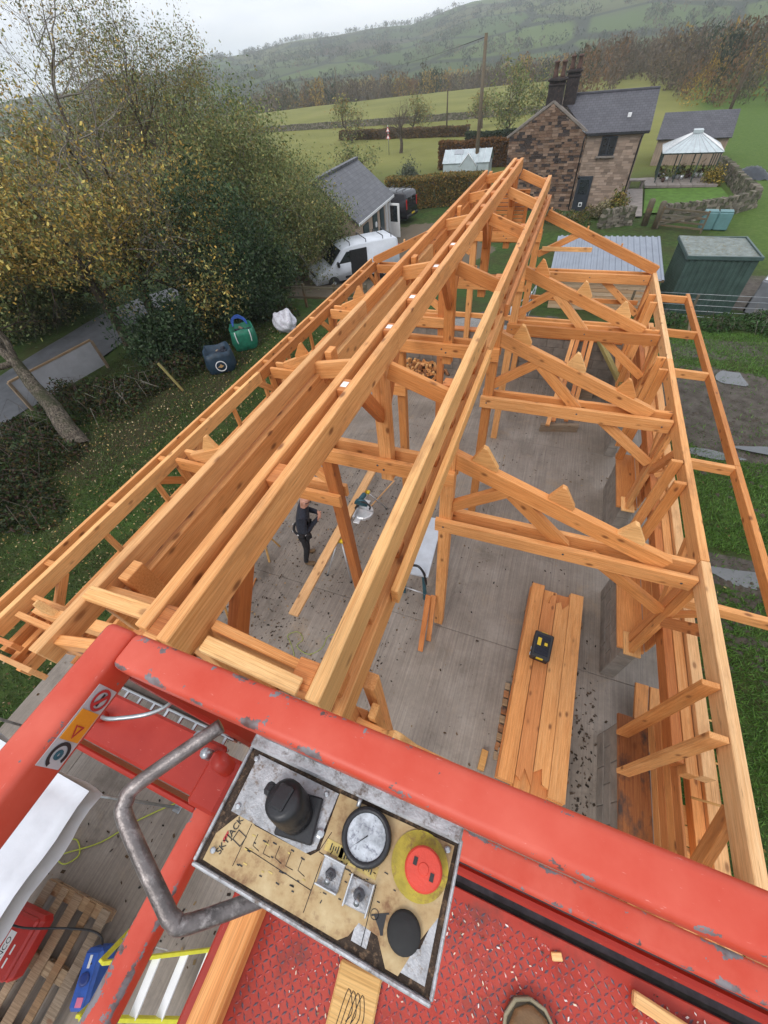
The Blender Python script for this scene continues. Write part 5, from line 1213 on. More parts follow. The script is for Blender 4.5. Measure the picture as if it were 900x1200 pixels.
for i in range(16):
    x,y=RNG.uniform(-1.7,1.7),RNG.uniform(-1.7,1.0); pot=lathe_mesh([(.10,0),(.15,.28),(.13,.28)],10); pot.materials.append([potm,M['darkst'],M['alu'],M['white']][i%4])
    o=thing('plant_pot','potted plant standing in the garden glasshouse','plant pot',(8.0+x,49.2+y,GZ+.22),0,'pots in the glasshouse'); link('pot',pot,None,o)
    n=26; P=RNG.normal(0,.14,(n,3)); P[:,2]=np.abs(P[:,2])*1.6+.32; U=RNG.normal(0,.07,(n,3)); Vv=RNG.normal(0,.05,(n,3)); c=np.array([(.05,.09,.02),(.16,.13,.03),(.10,.05,.03),(.2,.2,.1)])[RNG.integers(0,4,n)]
    link('foliage',quads_mesh(P,U,Vv,c),M['leaf'],o)
# greenhouse near the hedge
gh=thing('greenhouse','small aluminium greenhouse with pale pitched roof behind the clipped hedge','greenhouse',(-11.2,53.0,GZ),R(2))
for (x,y,z,sx_,sy_,sz) in ((0,-1.2,.75,4.6,.04,1.1),(0,1.2,.75,4.6,.04,1.1),(-2.3,0,.75,.04,2.4,1.1),(2.3,0,.75,.04,2.4,1.1)): link('wall_pane',box_mesh(sx_,sy_,sz,.0,M['ghglass']),None,gh,Matrix.Translation((x,y,z)))
link('base_wall',box_mesh(4.7,2.5,.24,.01,M['mortar']),None,gh,Matrix.Translation((0,0,.1)))
for s in (1,-1):
    ro=roof_obj(gh,'roof_pane',(-2.4*s,-1.3*s,1.28),(s,0,0),(0,1.3*s,.9),4.8,1.58,M['ghglass'],.03)
    for k in range(9): link('glazing_bar',box_mesh(.035,1.58,.03,.0,M['alu']),None,ro,Matrix.Translation((-2.35+k*.5875,0,.03)))
    link('roof_vent',box_mesh(.9,.5,.03,.004,M['steel']),None,ro,Matrix.Translation((-.9,.45,.045)))
pg=prism_mesh([(-.85,0),(.85,0),(.85,.9),(0,1.85),(-.85,.9)],.7); pg.materials.append(M['ghglass']); link('porch',pg,None,gh,Matrix.Translation((.35,-1.5,.2)))
for s in (1,-1): tb_=tube_mesh([(.35+s*.9,-1.87,1.08),(.35,-1.87,2.1)],.035,4); tb_.materials.append(M['white']); link('porch_bar',tb_,None,gh)
# ------------------------------------------------------------------ cottage on the left
ct=thing('cottage','low cottage with grey slate roof and pale walls beside the white van','cottage',(-12.45,30.5,GZ),R(3))
def CT(n,c,s,mt,b=.01): return link(n,box_mesh(s[0],s[1],s[2],b,mt),None,ct,Matrix.Translation(c))
cw=basic('cream_render',(.40,.31,.24),.9,.2,2,0,.3)
w_=prism_mesh([(-4.6,-.3),(0,-.3),(0,2.42),(-2.3,4.2),(-4.6,2.42)],7.0); w_.materials.append(cw); link('wall',w_,None,ct,Matrix.Translation((0,-.9,0)))
roof_obj(ct,'roof',(.32,-4.6,2.22),(0,1,0),(-2.62,0,2.03),7.5,3.32,M['slateg']); roof_obj(ct,'roof',(-4.92,2.9,2.22),(0,-1,0),(2.62,0,2.03),7.5,3.32,M['slateg'])
for k in range(16): CT('ridge_tile',(-2.3,-4.4+k*.47,4.36),(.28,.44,.14),M['slateg'])
CT('fascia',(.34,-.9,2.24),(.05,7.4,.14),M['white'])
dk2=basic('door_dark_green',(.03,.055,.06),.5,.2,5); d_=CT('door',(.03,-.75,1.02),(.08,.85,2.0),dk2); w3=link('door_wreath',lathe_mesh([(.10,-.03),(.17,-.03),(.17,.03),(.10,.03)],14),M['white'],d_,Matrix.Translation((.06,0,.35))@Matrix.Rotation(R(90),4,'Y'))
CT('window',(.03,.75,1.25),(.08,.75,1.4),dk2); CT('window',(.03,-2.6,1.3),(.08,1.0,1.1),dk2); CT('corner_board',(.05,1.75,1.2),(.12,.35,2.4),M['white'])
wd=link('open_door',box_mesh(.9,.06,2.0,.01,M['white']),None,ct,Matrix.Translation((.62,1.75,1.02))@Matrix.Rotation(R(-14),4,'Z')); link('door_glass',box_mesh(.6,.08,.95,.01,M['glass']),None,wd,Matrix.Translation((0,0,.4)))
CT('downpipe',(.12,2.45,1.15),(.08,.08,2.3),M['white'])
# ------------------------------------------------------------------ vans
def van(name,label,loc,rz,paint,L_=5.0,Wd=1.92,Hh=1.95,opened=True):
    t=thing(name,label,'van',loc,rz); h=Wd/2
    # side outline, nose at -x
    prof=[(-L_/2,.38),(-L_/2-.02,.62),(-L_/2+.10,.86),(-L_/2+.72,1.06),(-L_/2+.95,1.14),(-L_/2+1.62,1.80),(-L_/2+1.95,Hh-.04),(-L_/2+2.6,Hh),(L_/2-.25,Hh-.02),(L_/2-.06,Hh-.12),(L_/2,1.1),(L_/2,.36)]
    secs=[(-h,.90),(-h+.04,.97),(-h+.14,1.0),(h-.14,1.0),(h-.04,.97),(h,.90)]
    bm=bmesh.new(); rows=[]
    for (y,sc) in secs:
        row=[]
        for (x,z) in prof:
            zz=.30+(z-.30)*(1 if z<1.2 else (sc*.5+.5) if sc<1 else 1); 
            yy=y*(1-.10*max(0,(z-1.0))/(Hh-1.0)) if abs(y)>h-.05 else y*(1-.06*max(0,(z-1.0)))
            xx=x*(1 if sc==1 else .985+.015*sc)
            if x<-L_/2+.5: yy*=.94
            row.append(bm.verts.new((xx,yy,zz)))
        rows.append(row)
    n=len(prof)
    for a,b_ in zip(rows,rows[1:]):
        for i in range(n): j=(i+1)%n; bm.faces.new((a[i],a[j],b_[j],b_[i]))
    bm.faces.new(rows[0][::-1]); bm.faces.new(rows[-1]); bmesh.ops.recalc_face_normals(bm,faces=list(bm.faces))
    bmesh.ops.bevel(bm,geom=[e for e in bm.edges],offset=.025,segments=2,affect='EDGES',clamp_overlap=True)
    link('body',bm_mesh(bm,True),paint,t)
    def VB(n_,c,s,mt,b=.01,ry=0,rz_=0,p=t): return link(n_,box_mesh(s[0],s[1],s[2],b,mt),None,p,Matrix.Translation(c)@Matrix.Rotation(rz_,4,'Z')@Matrix.Rotation(ry,4,'Y'))
    # windscreen
    VB('windscreen',(-L_/2+1.27,0,1.49),(.90,Wd-.34,.03),M['glass'],.01,R(-44.5))
    for s in (1,-1):
        me=prism_mesh([(-.52,-.26),(.42,-.26),(.42,.30),(.08,.30)],.02); me.materials.append(M['glass']); link('side_window',me,None,t,Matrix.Translation((-L_/2+1.80,s*(h-.045),1.40))@Matrix.Rotation(R(4*s),4,'X'))
        for x in (-L_/2+.95,L_/2-1.0):
            ty=lathe_mesh([(.20,-.11),(.31,-.11),(.335,-.07),(.335,.07),(.31,.11),(.20,.11)],22); ty.materials.append(M['rubber']); wh=link('wheel',ty,None,t,Matrix.Translation((x,s*(h-.10),.335))@Matrix.Rotation(R(90),4,'X'))
            rm=lathe_mesh([(.205,-.095),(.205,.095),(.06,.115)],14,False); rm.materials.append(M['alu']); link('rim',rm,None,wh,Matrix.Identity(4) if s<0 else Matrix.Rotation(R(180),4,'X'))
        VB('headlight',(-L_/2+.16,s*(h-.22),.86),(.34,.30,.16),M['ghglass'],.05,R(-25))
        VB('tail_light',(L_/2-.012,s*(h-.10),1.25),(.05,.14,.62),basic('tail_red',(.45,.015,.015),.3,.1,5),.015)
        VB('mirror',(-L_/2+1.30,s*(h+.11),1.22),(.12,.22,.26),M['black'],.03)
        VB('side_trim',(.35,s*(h+.0),.52),(2.4,.03,.12),M['black'],.01)
    VB('front_bumper',(-L_/2+.04,0,.45),(.20,Wd-.12,.26),M['black'] if not opened else paint,.05); VB('rear_bumper',(L_/2+.02,0,.48),(.18,Wd-.10,.22),M['black'],.04)
    VB('grille',(-L_/2+.00,0,.74),(.06,.9,.12),M['black'],.01,R(-14))
    VB('rear_window',(L_/2-.035,.40,1.42),(.03,.62,.44),M['glass'],.01,R(-4)); VB('rear_window',(L_/2-.035,-.40,1.42),(.03,.62,.44),M['glass'],.01,R(-4)); VB('number_plate',(L_/2+.115,0,.62),(.012,.52,.11),M['yellow'],.002)
    if opened: VB('load_opening',(.05,-(h-.035),1.12),(1.0,.05,1.25),M['black'],.01); VB('load_opening_trim',(.05,-(h+.012),.50),(1.05,.02,.05),M['alu'],.004)
    for x in (-.35,.6,1.6,2.1): 
        tb_=tube_mesh([(x,-h+.18,Hh-.02),(x,-h+.2,Hh+.12),(x,h-.2,Hh+.12),(x,h-.18,Hh-.02)],.022,6); tb_.materials.append(M['black']); link('roof_bar',tb_,None,t)
    return t
wp=basic('white_van_paint',(.62,.65,.70),.28,.05,3,0,0,True,.5); bp=basic('dark_van_paint',(.016,.017,.024),.25,.2,3,0,0,True,.6)
vd=Vector((.73,.68,0)).normalized(); vc=Vector((-10.85,22.1,0))+vd*.45+Vector((-vd.y,vd.x,0))*.93
van('white_van','white panel van with its side door open and roof bars, below the trees',(vc.x,vc.y,gz(vc.x,vc.y)-.02),math.atan2(vd.y,vd.x),wp)
van('black_van','black panel van parked with its rear doors to the yard beside the hedge',(-14.35,36.6,gz(-14,36)-.0),R(-8),bp,5.0,1.95,1.98,False)
# ------------------------------------------------------------------ sheds on the right
ts=thing('timber_shed','low timber shed with grey corrugated roof behind the barn gable','shed',(1.75,20.6,gz(1.7,20.5)),R(1))
gzs=gz(1.7,20.5); W2=1.95
for k in range(11): link('cladding_board',box_mesh(3.75,.035,.145,.006,M['clad']),None,ts,Matrix.Translation((0,-1.55,.10+k*.136))@Matrix.Rotation(R(-7),4,'X'))
for s in (-1,1):
    for k in range(11): link('cladding_board',box_mesh(.035,3.0,.145,.006,M['clad']),None,ts,Matrix.Translation((s*1.86,0,.10+k*.136)))
for k in range(11): link('cladding_board',box_mesh(3.75,.035,.145,.006,M['clad']),None,ts,Matrix.Translation((0,1.55,.10+k*.15)))
def corrug(L_,Wd,pitch,amp,t=.004,box_profile=True):
    n=int(L_/pitch); V=[];F=[]
    xs_=[]
    for k in range(n):
        for f_,z in ((.0,0),(.52,0),(.60,amp),(.92,amp)): xs_.append((-L_/2+(k+f_)*pitch,z))
    xs_.append((L_/2,0))
    for x,z in xs_: V += [(x,-Wd/2,z),(x,Wd/2,z)]
    for i in range(len(xs_)-1): F.append((2*i,2*i+2,2*i+3,2*i+1))
    b0=len(V)
    V += [(x,y,z-t) for (x,y,z) in V]
    F += [tuple(i+b0 for i in f[::-1]) for f in F]
    return pydata(V,F)
rf=basic('grey_sheet_roof',(.25,.28,.33),.4,.12,2,.3,0); cme=corrug(4.15,3.9,.23,.035); cme.materials.append(rf)
link('roof_sheet',cme,None,ts,Matrix.Translation((0,.1,1.78))@Matrix.Rotation(R(6),4,'X'))
link('roof_edge',box_mesh(4.15,.05,.10,.004,M['clad']),None,ts,Matrix.Translation((0,-1.72,1.54)))
gs=thing('green_shed','dark green ribbed metal shed with mossy flat roof','shed',(5.55,20.75,gz(5.6,20.5)),R(2))
gm_=basic('dark_green_metal',(.045,.078,.068),.5,.3,3,.1,.05); gw,gd_,ghh=2.25,2.3,2.12
for a,(w_,d_) in enumerate(((gw,gd_),(gd_,gw),(gw,gd_),(gd_,gw))):
    me=corrug(w_,ghh,.19,.03); me.materials.append(gm_)
    link('wall_sheet',me,None,gs,Matrix.Rotation(R(90*a),4,'Z')@Matrix.Translation((0,-d_/2,ghh/2))@Matrix.Rotation(R(90),4,'X'))
rme=corrug(gd_+.1,gw+.12,.16,.02); rme.materials.append(basic('mossy_roof',(.20,.23,.22),.6,.3,4,.1,.1,True,.4,(.17,.15,.08))); link('roof_sheet',rme,None,gs,Matrix.Translation((0,0,ghh+.06))@Matrix.Rotation(R(90),4,'Z')@Matrix.Rotation(R(2),4,'X'))
for (x,y,sx_,sy_) in ((0,-gd_/2-.04,gw+.16,.07),(0,gd_/2+.04,gw+.16,.07),(-gw/2-.04,0,.07,gd_),(gw/2+.04,0,.07,gd_)): link('roof_trim',box_mesh(sx_,sy_,.12,.006,basic('trim_green',(.05,.085,.08),.45,.2,4)),None,gs,Matrix.Translation((x,y,ghh+.03)))
tr2=thing('grey_trailer','grey sided livestock box partly out of view beside the green shed','trailer',(8.45,20.6,gz(8.4,20.5)),R(-24))
link('body',box_mesh(1.6,2.6,1.15,.03,basic('trailer_grey',(.16,.17,.19),.5,.2,3)),None,tr2,Matrix.Translation((0,0,.85))); link('top_sheet',box_mesh(1.5,2.5,.04,.01,M['alu']),None,tr2,Matrix.Translation((0,0,1.45)))
for s in (-.82,.82):
    ty=lathe_mesh([(.2,-.09),(.28,-.09),(.28,.09),(.2,.09)],16); ty.materials.append(M['rubber']); link('wheel',ty,None,tr2,Matrix.Translation((s,-.3,.28))@Matrix.Rotation(R(90),4,'Y'))
# galvanised hurdles and a lime strap behind the gable
for i,(x,y,lb) in enumerate(((-1.0,15.5,'galvanised gate hurdle leaning behind the far gable'),(-.75,17.0,'galvanised gate hurdle standing beside the timber shed'))):
    t=thing('metal_hurdle',lb,'hurdle',(x,y,gz(x,y)),R(70+15*i))
    for z in (.1,.32,.54,.76,.98): tube('rail',[(-.75,0,z),(.75,0,z)],.018,M['steel'],t,6,Matrix.Identity(4))
    for xx in (-.75,.75): tube('upright',[(xx,0,0),(xx,0,1.05)],.022,M['steel'],t,6,Matrix.Identity(4))
tag(link('gravel_heap',pydata(*(lambda N=16:( [(-2.6+1.5*(i/N-.5)*2, 14.2+1.1*(j/N-.5)*2, gz(-2.6,14.2)+max(0,.55*(1-((i/N-.5)*2)**2)*(1-((j/N-.5)*2)**2))+.0+RNG.normal(0,.02)) for i in range(N+1) for j in range(N+1)], [(i*(N+1)+j,i*(N+1)+j+N+1,i*(N+1)+j+N+2,i*(N+1)+j+1) for i in range(N) for j in range(N)]))(),True),basic('gravel',(.24,.235,.225),.9,.5,40,0,1.0,False)),'heap of grey gravel beyond the far gable','gravel',kind='stuff')
# ------------------------------------------------------------------ garden wall, gate, posts, poles
def dry_wall(label, pts, h=.95):
    t=thing('dry_stone_wall',label,'wall',(pts[0][0],pts[0][1],gz(*pts[0])))
    V=[];F=[];COL=[]; cols=[(.13,.115,.09),(.17,.15,.12),(.10,.10,.065),(.085,.09,.05),(.2,.175,.14)]
    for (a,b_) in zip(pts,pts[1:]):
        L_=math.hypot(b_[0]-a[0],b_[1]-a[1]); ux,uy=(b_[0]-a[0])/L_,(b_[1]-a[1])/L_
        for lay in range(6):
            s=RNG.uniform(-.2,0)
            while s<L_:
                w=RNG.uniform(.18,.42); hh=.155 if lay<5 else RNG.uniform(.16,.26); z=gz(a[0]+ux*s,a[1]+uy*s)+lay*.16
                if lay==5: w=RNG.uniform(.09,.16)
                d=.24-.012*lay+RNG.normal(0,.02); k=len(V); p0=s+.01; p1=min(s+w-.012,L_)
                for zz in (z,z+hh):
                    for (q,dd) in ((p0,-d),(p1,-d),(p1,d),(p0,d)): V.append((a[0]+ux*q-uy*dd+RNG.normal(0,.012)-pts[0][0],a[1]+uy*q+ux*dd+RNG.normal(0,.012)-pts[0][1],zz-gz(*pts[0])+RNG.normal(0,.01)))
                F += [(k,k+1,k+5,k+4),(k+1,k+2,k+6,k+5),(k+2,k+3,k+7,k+6),(k+3,k,k+4,k+7),(k+4,k+5,k+6,k+7)]
                c=np.array(cols[RNG.integers(0,5)])*RNG.uniform(.7,1.3); COL+=[c]*5; s+=w
    me=pydata(V,F); at=me.color_attributes.new('Col','FLOAT_COLOR','CORNER'); c4=np.ones((len(F),4,4)); c4[:,:,:3]=np.array(COL)[:,None,:]; at.data.foreach_set('color',c4.ravel())
    o=link('stones',me,M['stone'],t); o['kind']='stuff'
dry_wall('mossy dry stone wall along the near side of the garden lawn',[(2.0,34.9),(2.9,35.5),(3.9,36.0)]); dry_wall('mossy dry stone wall curving from the field gate round the lawn corner',[(5.6,36.3),(7.6,36.9),(9.6,38.2),(11.4,39.9)])
dry_wall('mossy dry stone wall between lawn and open field',[(11.5,40.1),(11.45,44),(11.35,48),(11.2,52.5)])
dry_wall('long grey field wall crossing the pasture',[(-90,108),(-60,107),(-36,106),(-14,107),(2,108)],.9)
gtm=basic('gate_grey',(.24,.20,.15),.8,.3,6)
for (x,y,lb) in ((4.75,35.9,'thick old wooden gatepost by the house end of the garden gate'),(5.35,35.2,'thick old wooden gatepost where the garden gate hangs')):
    t=thing('gate_post',lb,'gate post',(x,y,gz(x,y))); pm=lathe_mesh([(.20,-.1),(.19,1.35),(.14,1.45),(.05,1.48)],10); pm.materials.append(M['fence']); link('post',pm,None,t)
gt_=thing('field_gate','grey wooden field gate hanging open beside the dry stone wall','gate',(6.6,34.4,gz(6.6,34.4)),R(-24))
for z in (.25,.5,.78,1.1): link('bar',box_mesh(2.6,.05,.10,.005,M['fence']),None,gt_,Matrix.Translation((0,0,z)))
for x in (-1.27,1.27): link('stile',box_mesh(.10,.06,1.15,.005,M['fence']),None,gt_,Matrix.Translation((x,.0,.62)))
bz=link('brace',box_mesh(2.7,.04,.09,.005,M['fence']),None,gt_,Matrix.Translation((0,-.05,.66))@Matrix.Rotation(R(-18),4,'Y'))
tk=thing('water_tank','pale teal plastic tank against the garden wall','tank',(8.5,34.9,gz(8.5,34.9)),R(-6)); tq=basic('teal_plastic',(.10,.21,.22),.5,.15,4)
for s in (-.42,.42):
    link('tank_half',box_mesh(.76,.62,.92,.06,tq),None,tk,Matrix.Translation((s*.92,0,.46))); link('tank_lid',box_mesh(.70,.56,.05,.02,tq),None,tk,Matrix.Translation((s*.92,0,.945)))
tg=thing('field_tarp','dark tarpaulin heaped in the field behind the garden wall','tarpaulin',(13.0,49.5,gz(13,49.5))); N=12
link('sheet',pydata([(-1.4+2.8*i/N,-.9+1.8*j/N,max(0,(1-((i/N-.5)*2)**2)*(1-((j/N-.5)*2)**2))*.75+.06*math.sin(i*2.1+j*1.7)) for i in range(N+1) for j in range(N+1)],[(i*(N+1)+j,i*(N+1)+j+N+1,i*(N+1)+j+N+2,i*(N+1)+j+1) for i in range(N) for j in range(N)],True),basic('tarp',(.03,.035,.045),.4,.3,3),tg)
def pole(label,x,y,h,r0=.13,arm=True,lean=(0,0),z0=None):
    z=gz(x,y) if z0 is None else z0
    t=thing('utility_pole',label,'utility pole',(x,y,z)); tube('shaft',[(0,0,-.2),(lean[0]*.5,lean[1]*.5,h/2),(lean[0],lean[1],h)],[r0,r0*.86,r0*.7],M['bark'] if h<7 else M['fence'],t,10,Matrix.Identity(4))
    if arm:
        link('cross_arm',box_mesh(.9,.10,.10,.01,M['fence']),None,t,Matrix.Translation((lean[0],lean[1],h-.3)))
        for s in (-.38,0,.38):
            im=lathe_mesh([(.03,0),(.05,.05),(.03,.14)],8); im.materials.append(M['darkst']); link('insulator',im,None,t,Matrix.Translation((lean[0]+s,lean[1],h-.25)))
    return (x+lean[0],y+lean[1],z+h)
pA=pole('tall wooden utility pole behind the clipped hedge',-10.25,52.68,9.55,.2,False); pB=pole('dark wooden utility pole leaning in the green field by the outhouse',14.4,74,6.9,.2,True)
pC=pole('short thin wooden pole in the pasture by the bare tree',-21.5,84,5.1,.13,False); pD=pole('far wooden pole in the pasture above the willow trees',-73,154,8.0,.2,False)
def wire(label,a,b_,sag):
    pts=[(a[0]+(b_[0]-a[0])*t,a[1]+(b_[1]-a[1])*t,a[2]+(b_[2]-a[2])*t-sag*4*t*(1-t)) for t in [k/16 for k in range(17)]]
    tag(tube('overhead_wire',pts,.022,M['black'],None,4),label,'wire')
wire('overhead wire running from the tall pole to the far pasture pole',(pA[0],pA[1],pA[2]-.2),(pD[0],pD[1],pD[2]-.2),1.2)
rs=thing('road_sign','red and white triangular warning sign by the lane','road sign',(-26,69.5,gz(-26,69.5))); tube('post',[(0,0,0),(0,0,3.0)],.05,M['steel'],rs,6,Matrix.Identity(4))
for z,c_ in ((2.55,'white'),(1.85,'white')):
    me=prism_mesh([(-.30,-.22),(.30,-.22),(0,.30)],.03); me.materials.append(basic('sign_red',(.5,.03,.03),.5)); s_=link('sign_plate',me,None,rs,Matrix.Translation((0,-.06,z))); me=prism_mesh([(-.2,-.15),(.2,-.15),(0,.2)],.02); me.materials.append(M['white']); link('sign_face',me,None,s_,Matrix.Translation((0,-.02,-.02)))
# ------------------------------------------------------------------ bags and fences on the left
def bulk_bag(name,label,x,y,w,h,mt,rz,emblem=False,handles=None):
    t=thing(name,label,'bag',(x,y,gz(x,y)),rz); N=28; V=[];F=[]
    lv=[(.0,.86),(.05,.97),(.35,1.03),(.75,.98),(1.0,.93),(.98,.86),(.75,.80)]
    for (z,s) in lv:
        for k in range(N):
            a=2*math.pi*k/N; c,s_=math.cos(a),math.sin(a); r_=w/2*s/max(abs(c),abs(s_))**.62; r_*=1+.045*math.sin(5*a+z*9)+.035*math.sin(9*a-z*14)+.05*math.sin(2*a+1)
            V.append((r_*c,r_*s_,z*h+(.05*h*math.sin(3*a) if z>.8 else 0)))
    for i in range(len(lv)-1):
        for k in range(N): a=i*N+k;b_=i*N+(k+1)%N; F.append((a,b_,b_+N,a+N))
    F.append(tuple(range(N-1,-1,-1))); F.append(tuple(range((len(lv)-1)*N,len(lv)*N)))
    link('sack',pydata(V,F,True),mt,t)
    for i in range(9): link('contents',box_mesh(RNG.uniform(.1,.3),RNG.uniform(.1,.2),.06,.02,[M['navy'],M['white'],M['woodg'],M['blue']][i%4 if i%3==0 else 0]),None,t,Matrix.Translation((RNG.uniform(-.28,.28)*w,RNG.uniform(-.28,.28)*w,.80*h))@Matrix.Rotation(RNG.uniform(0,3),4,'Z')@Matrix.Rotation(RNG.normal(0,.4),4,'X'))
    if handles:
        for k in range(3): tb_=tube_mesh(spline([(-.3*w,.22*w,.95*h),(-.28*w+.04*k,.28*w,1.25*h),(0,.26*w,1.42*h-.05*k),(.26*w-.04*k,.24*w,1.2*h),(.3*w,.2*w,.95*h)],5),.02,6); tb_.materials.append(handles); link('handle',tb_,None,t)
        for s in (-.3,.3): tb_=tube_mesh(spline([(s*w,-.49*w,.98*h),(s*w*1.02,-.54*w,.7*h),(s*w*.95,-.53*w,.45*h)],4),.018,5); tb_.materials.append(M['white']); link('strap',tb_,None,t)
    if emblem:
        for (r0,r1,mm) in ((.17,.2,M['white']),):
            e=prism_mesh(ring(r0*w,r1*w,20,0,358),.012); e.materials.append(mm); link('emblem_ring',e,None,t,Matrix.Translation((.02,-w*.525,.42*h)))
        e=prism_mesh([(-.12*w,-.02*w),(.0,-.06*w),(.11*w,.0),(.04*w,.03*w),(.02*w,.09*w),(-.03*w,.03*w)],.012); e.materials.append(basic('emblem_tan',(.42,.25,.10),.6)); link('emblem_figure',e,None,t,Matrix.Translation((.02,-w*.528,.42*h)))
    return t
bulk_bag('bulk_bag','dark blue builders bulk bag with round emblem, filled with waste',-10.45,9.95,.92,.72,basic('navy_bag',(.014,.035,.06),.55,.35,8,0,.4),R(38),True)
bulk_bag('bulk_bag','green bulk bag with blue hose coils standing beside the blue bag',-10.50,11.55,.86,.75,basic('green_bag',(.012,.16,.095),.55,.25,8,0,.4),R(40),False,M['blue'])
wb=thing('rubbish_sack','white plastic rubbish sack slumped on the ground by the trees','sack',(-9.6,13.1,gz(-9.6,13.1)))
bm=bmesh.new(); bmesh.ops.create_icosphere(bm,subdivisions=4,radius=1)
for v in bm.verts:
    c=v.co; f_=1+.08*math.sin(c.x*5+c.y*3)+.06*math.sin(c.y*7-c.z*5)+.04*math.sin(c.z*11+c.x*8); v.co=Vector((c.x*.45*f_,c.y*.42*f_,max(-.02,(c.z*.42+.30)*f_)))
link('sack',bm_mesh(bm,True),basic('white_bag',(.55,.55,.60),.35,.15,6,0,.3,True,.5,(.30,.22,.28)),wb)
def rail_fence(label,p0,p1,n,h,rails,mt='fence'):
    t=thing('rail_fence',label,'fence',(p0[0],p0[1],gz(*p0)))
    zb=gz(*p0)
    P=[(p0[0]+(p1[0]-p0[0])*k/n,p0[1]+(p1[1]-p0[1])*k/n) for k in range(n+1)]
    for (x,y) in P: beam('post',(x,y,gz(x,y)-.1),(x,y,gz(x,y)+h),.10,.10,M[mt],t)
    for a,b_ in zip(P,P[1:]):
        for r_ in rails: beam('rail',(a[0],a[1]-.06,gz(*a)+r_),(b_[0],b_[1]-.06,gz(*b_)+r_),.035,.09,M[mt],t)
rail_fence('dark two rail wooden fence below the white van',(-13.2,15.6),(-7.6,16.6),4,1.0,(.45,.85))
sb=thing('board_screen','pale grey board screen with timber top rail beside the lane','screen',(-15.1,7.5,gz(-15.1,7.5)))
a=Vector((-15.35,6.0,0)); b_=Vector((-15.05,8.95,0))
for q in (a,b_): beam('post',(q.x,q.y,gz(q.x,q.y)-.1),(q.x,q.y,gz(q.x,q.y)+1.02),.09,.09,M['woodg'],sb)
beam('top_rail',(a.x,a.y,.98),(b_.x,b_.y,.98),.07,.06,M['woodpal'],sb); pnl=beam('panel',(a.x,a.y+.05,.50),(b_.x,b_.y-.05,.50),.03,.88,basic('grey_sheet',(.38,.385,.41),.6,.12,3),sb)
for (x,y,tx_,ty_,h,lb) in ((-10.9,8.3,.35,-.1,1.0,'mossy leaning stake at the edge of the undergrowth'),(4.6,15.6,.25,.1,.9,'grey leaning stake by the muddy verge')): tag(beam('stake',(x,y,gz(x,y)),(x-tx_,y+ty_,gz(x,y)+h),.06,.06,M['woodt'] if x<0 else M['woodg']),lb,'stake')
wf=thing('wire_fence','thin wire stock fence with wooden posts in front of the green shed','fence',(5.5,18.2,gz(5.5,18.2)))
for x in (2.9,5.0,7.4,9.8): beam('post',(x,18.2,gz(x,18.2)-.1),(x,18.2,gz(x,18.2)+1.0),.08,.08,M['fence'],wf)
for z in (.2,.4,.6,.8,.98): tube('wire',[(2.9,18.2,gz(3,18.2)+z),(9.8,18.2,gz(3,18.2)+z)],.008,M['steel'],wf,4)
# ------------------------------------------------------------------ trees
def merged_tubes(segs, nside=5):
    V=[];F=[];k=0
    for pts,rads in segs:
        P=np.array(pts,float); n=len(P)
        d=np.gradient(P,axis=0); d/=np.linalg.norm(d,axis=1,keepdims=True)+1e-9
        a=np.cross(d,[.31,.17,.93]); a/=np.linalg.norm(a,axis=1,keepdims=True)+1e-9; b_=np.cross(d,a)
        ns=nside if rads[0]>.02 else 3
        for i in range(n):
            for j in range(ns):
                t=2*math.pi*j/ns; V.append(P[i]+(a[i]*math.cos(t)+b_[i]*math.sin(t))*rads[i])
        for i in range(n-1):
            for j in range(ns): q=k+i*ns+j; q2=k+i*ns+(j+1)%ns; F.append((q,q2,q2+ns,q+ns))
        k+=n*ns
    return pydata(V,F,True)
def unit(v): v=np.array(v,float); return v/(np.linalg.norm(v)+1e-9)
def grow(rng, p, d, L_, r0, level, maxlev, segs, tips, spread=.75, up=.25, kids=(5,4,4,3), first=1):
    n=5; pts=[np.array(p,float)]; dirs=[]; d=unit(d)
    for i in range(n):
        d=unit(d+rng.normal(0,.13 if level==0 else .22,3)+np.array([0,0,up*(.12 if level else .03)])); pts.append(pts[-1]+d*L_/n); dirs.append(d)
    rads=[r0*(1-.62*i/n) for i in range(n+1)]; segs[min(level,2)].append((pts,rads))
    if level>=maxlev: tips.append((np.array(pts[2:]),d)); return
    for c in range(kids[min(level,len(kids)-1)]):
        i=int(rng.integers(2,n+1)) if level else int(rng.integers(first,n+1)); q=pts[i]
        a=unit(np.cross(dirs[min(i,n-1)],rng.normal(0,1,3))); nd=unit(dirs[min(i,n-1)]*(1-spread*.5)+a*spread*rng.uniform(.6,1.2))
        grow(rng,q,nd,L_*rng.uniform(.5,.78),rads[i]*.62,level+1,maxlev,segs,tips,spread,up,kids)
    grow(rng,pts[-1],d,L_*.62,rads[-1],level+1,maxlev,segs,tips,spread,up,kids)
def leaf_cloud(rng, C_, n, sig, size, pal, droop=.0, weights=None):
    C_=np.asarray(C_); k=rng.integers(0,len(C_),n); P=C_[k]+rng.normal(0,1,(n,3))*sig; P[:,2]-=droop*np.abs(rng.normal(0,1,n))
    s=rng.uniform(.35,1.55,(n,1))*size; U=rng.normal(0,1,(n,3)); U/=np.linalg.norm(U,axis=1,keepdims=True); W_=rng.normal(0,1,(n,3)); V=np.cross(U,W_); V/=np.linalg.norm(V,axis=1,keepdims=True)
    pal=np.array(pal); tone=rng.uniform(.62,1.35,len(C_))[k][:,None]; ci=rng.choice(len(pal),n,p=weights); c=np.minimum(.8,pal[ci]*1.32*tone*rng.uniform(.7,1.3,(n,1)))
    return P,U*s,V*s*.55,c
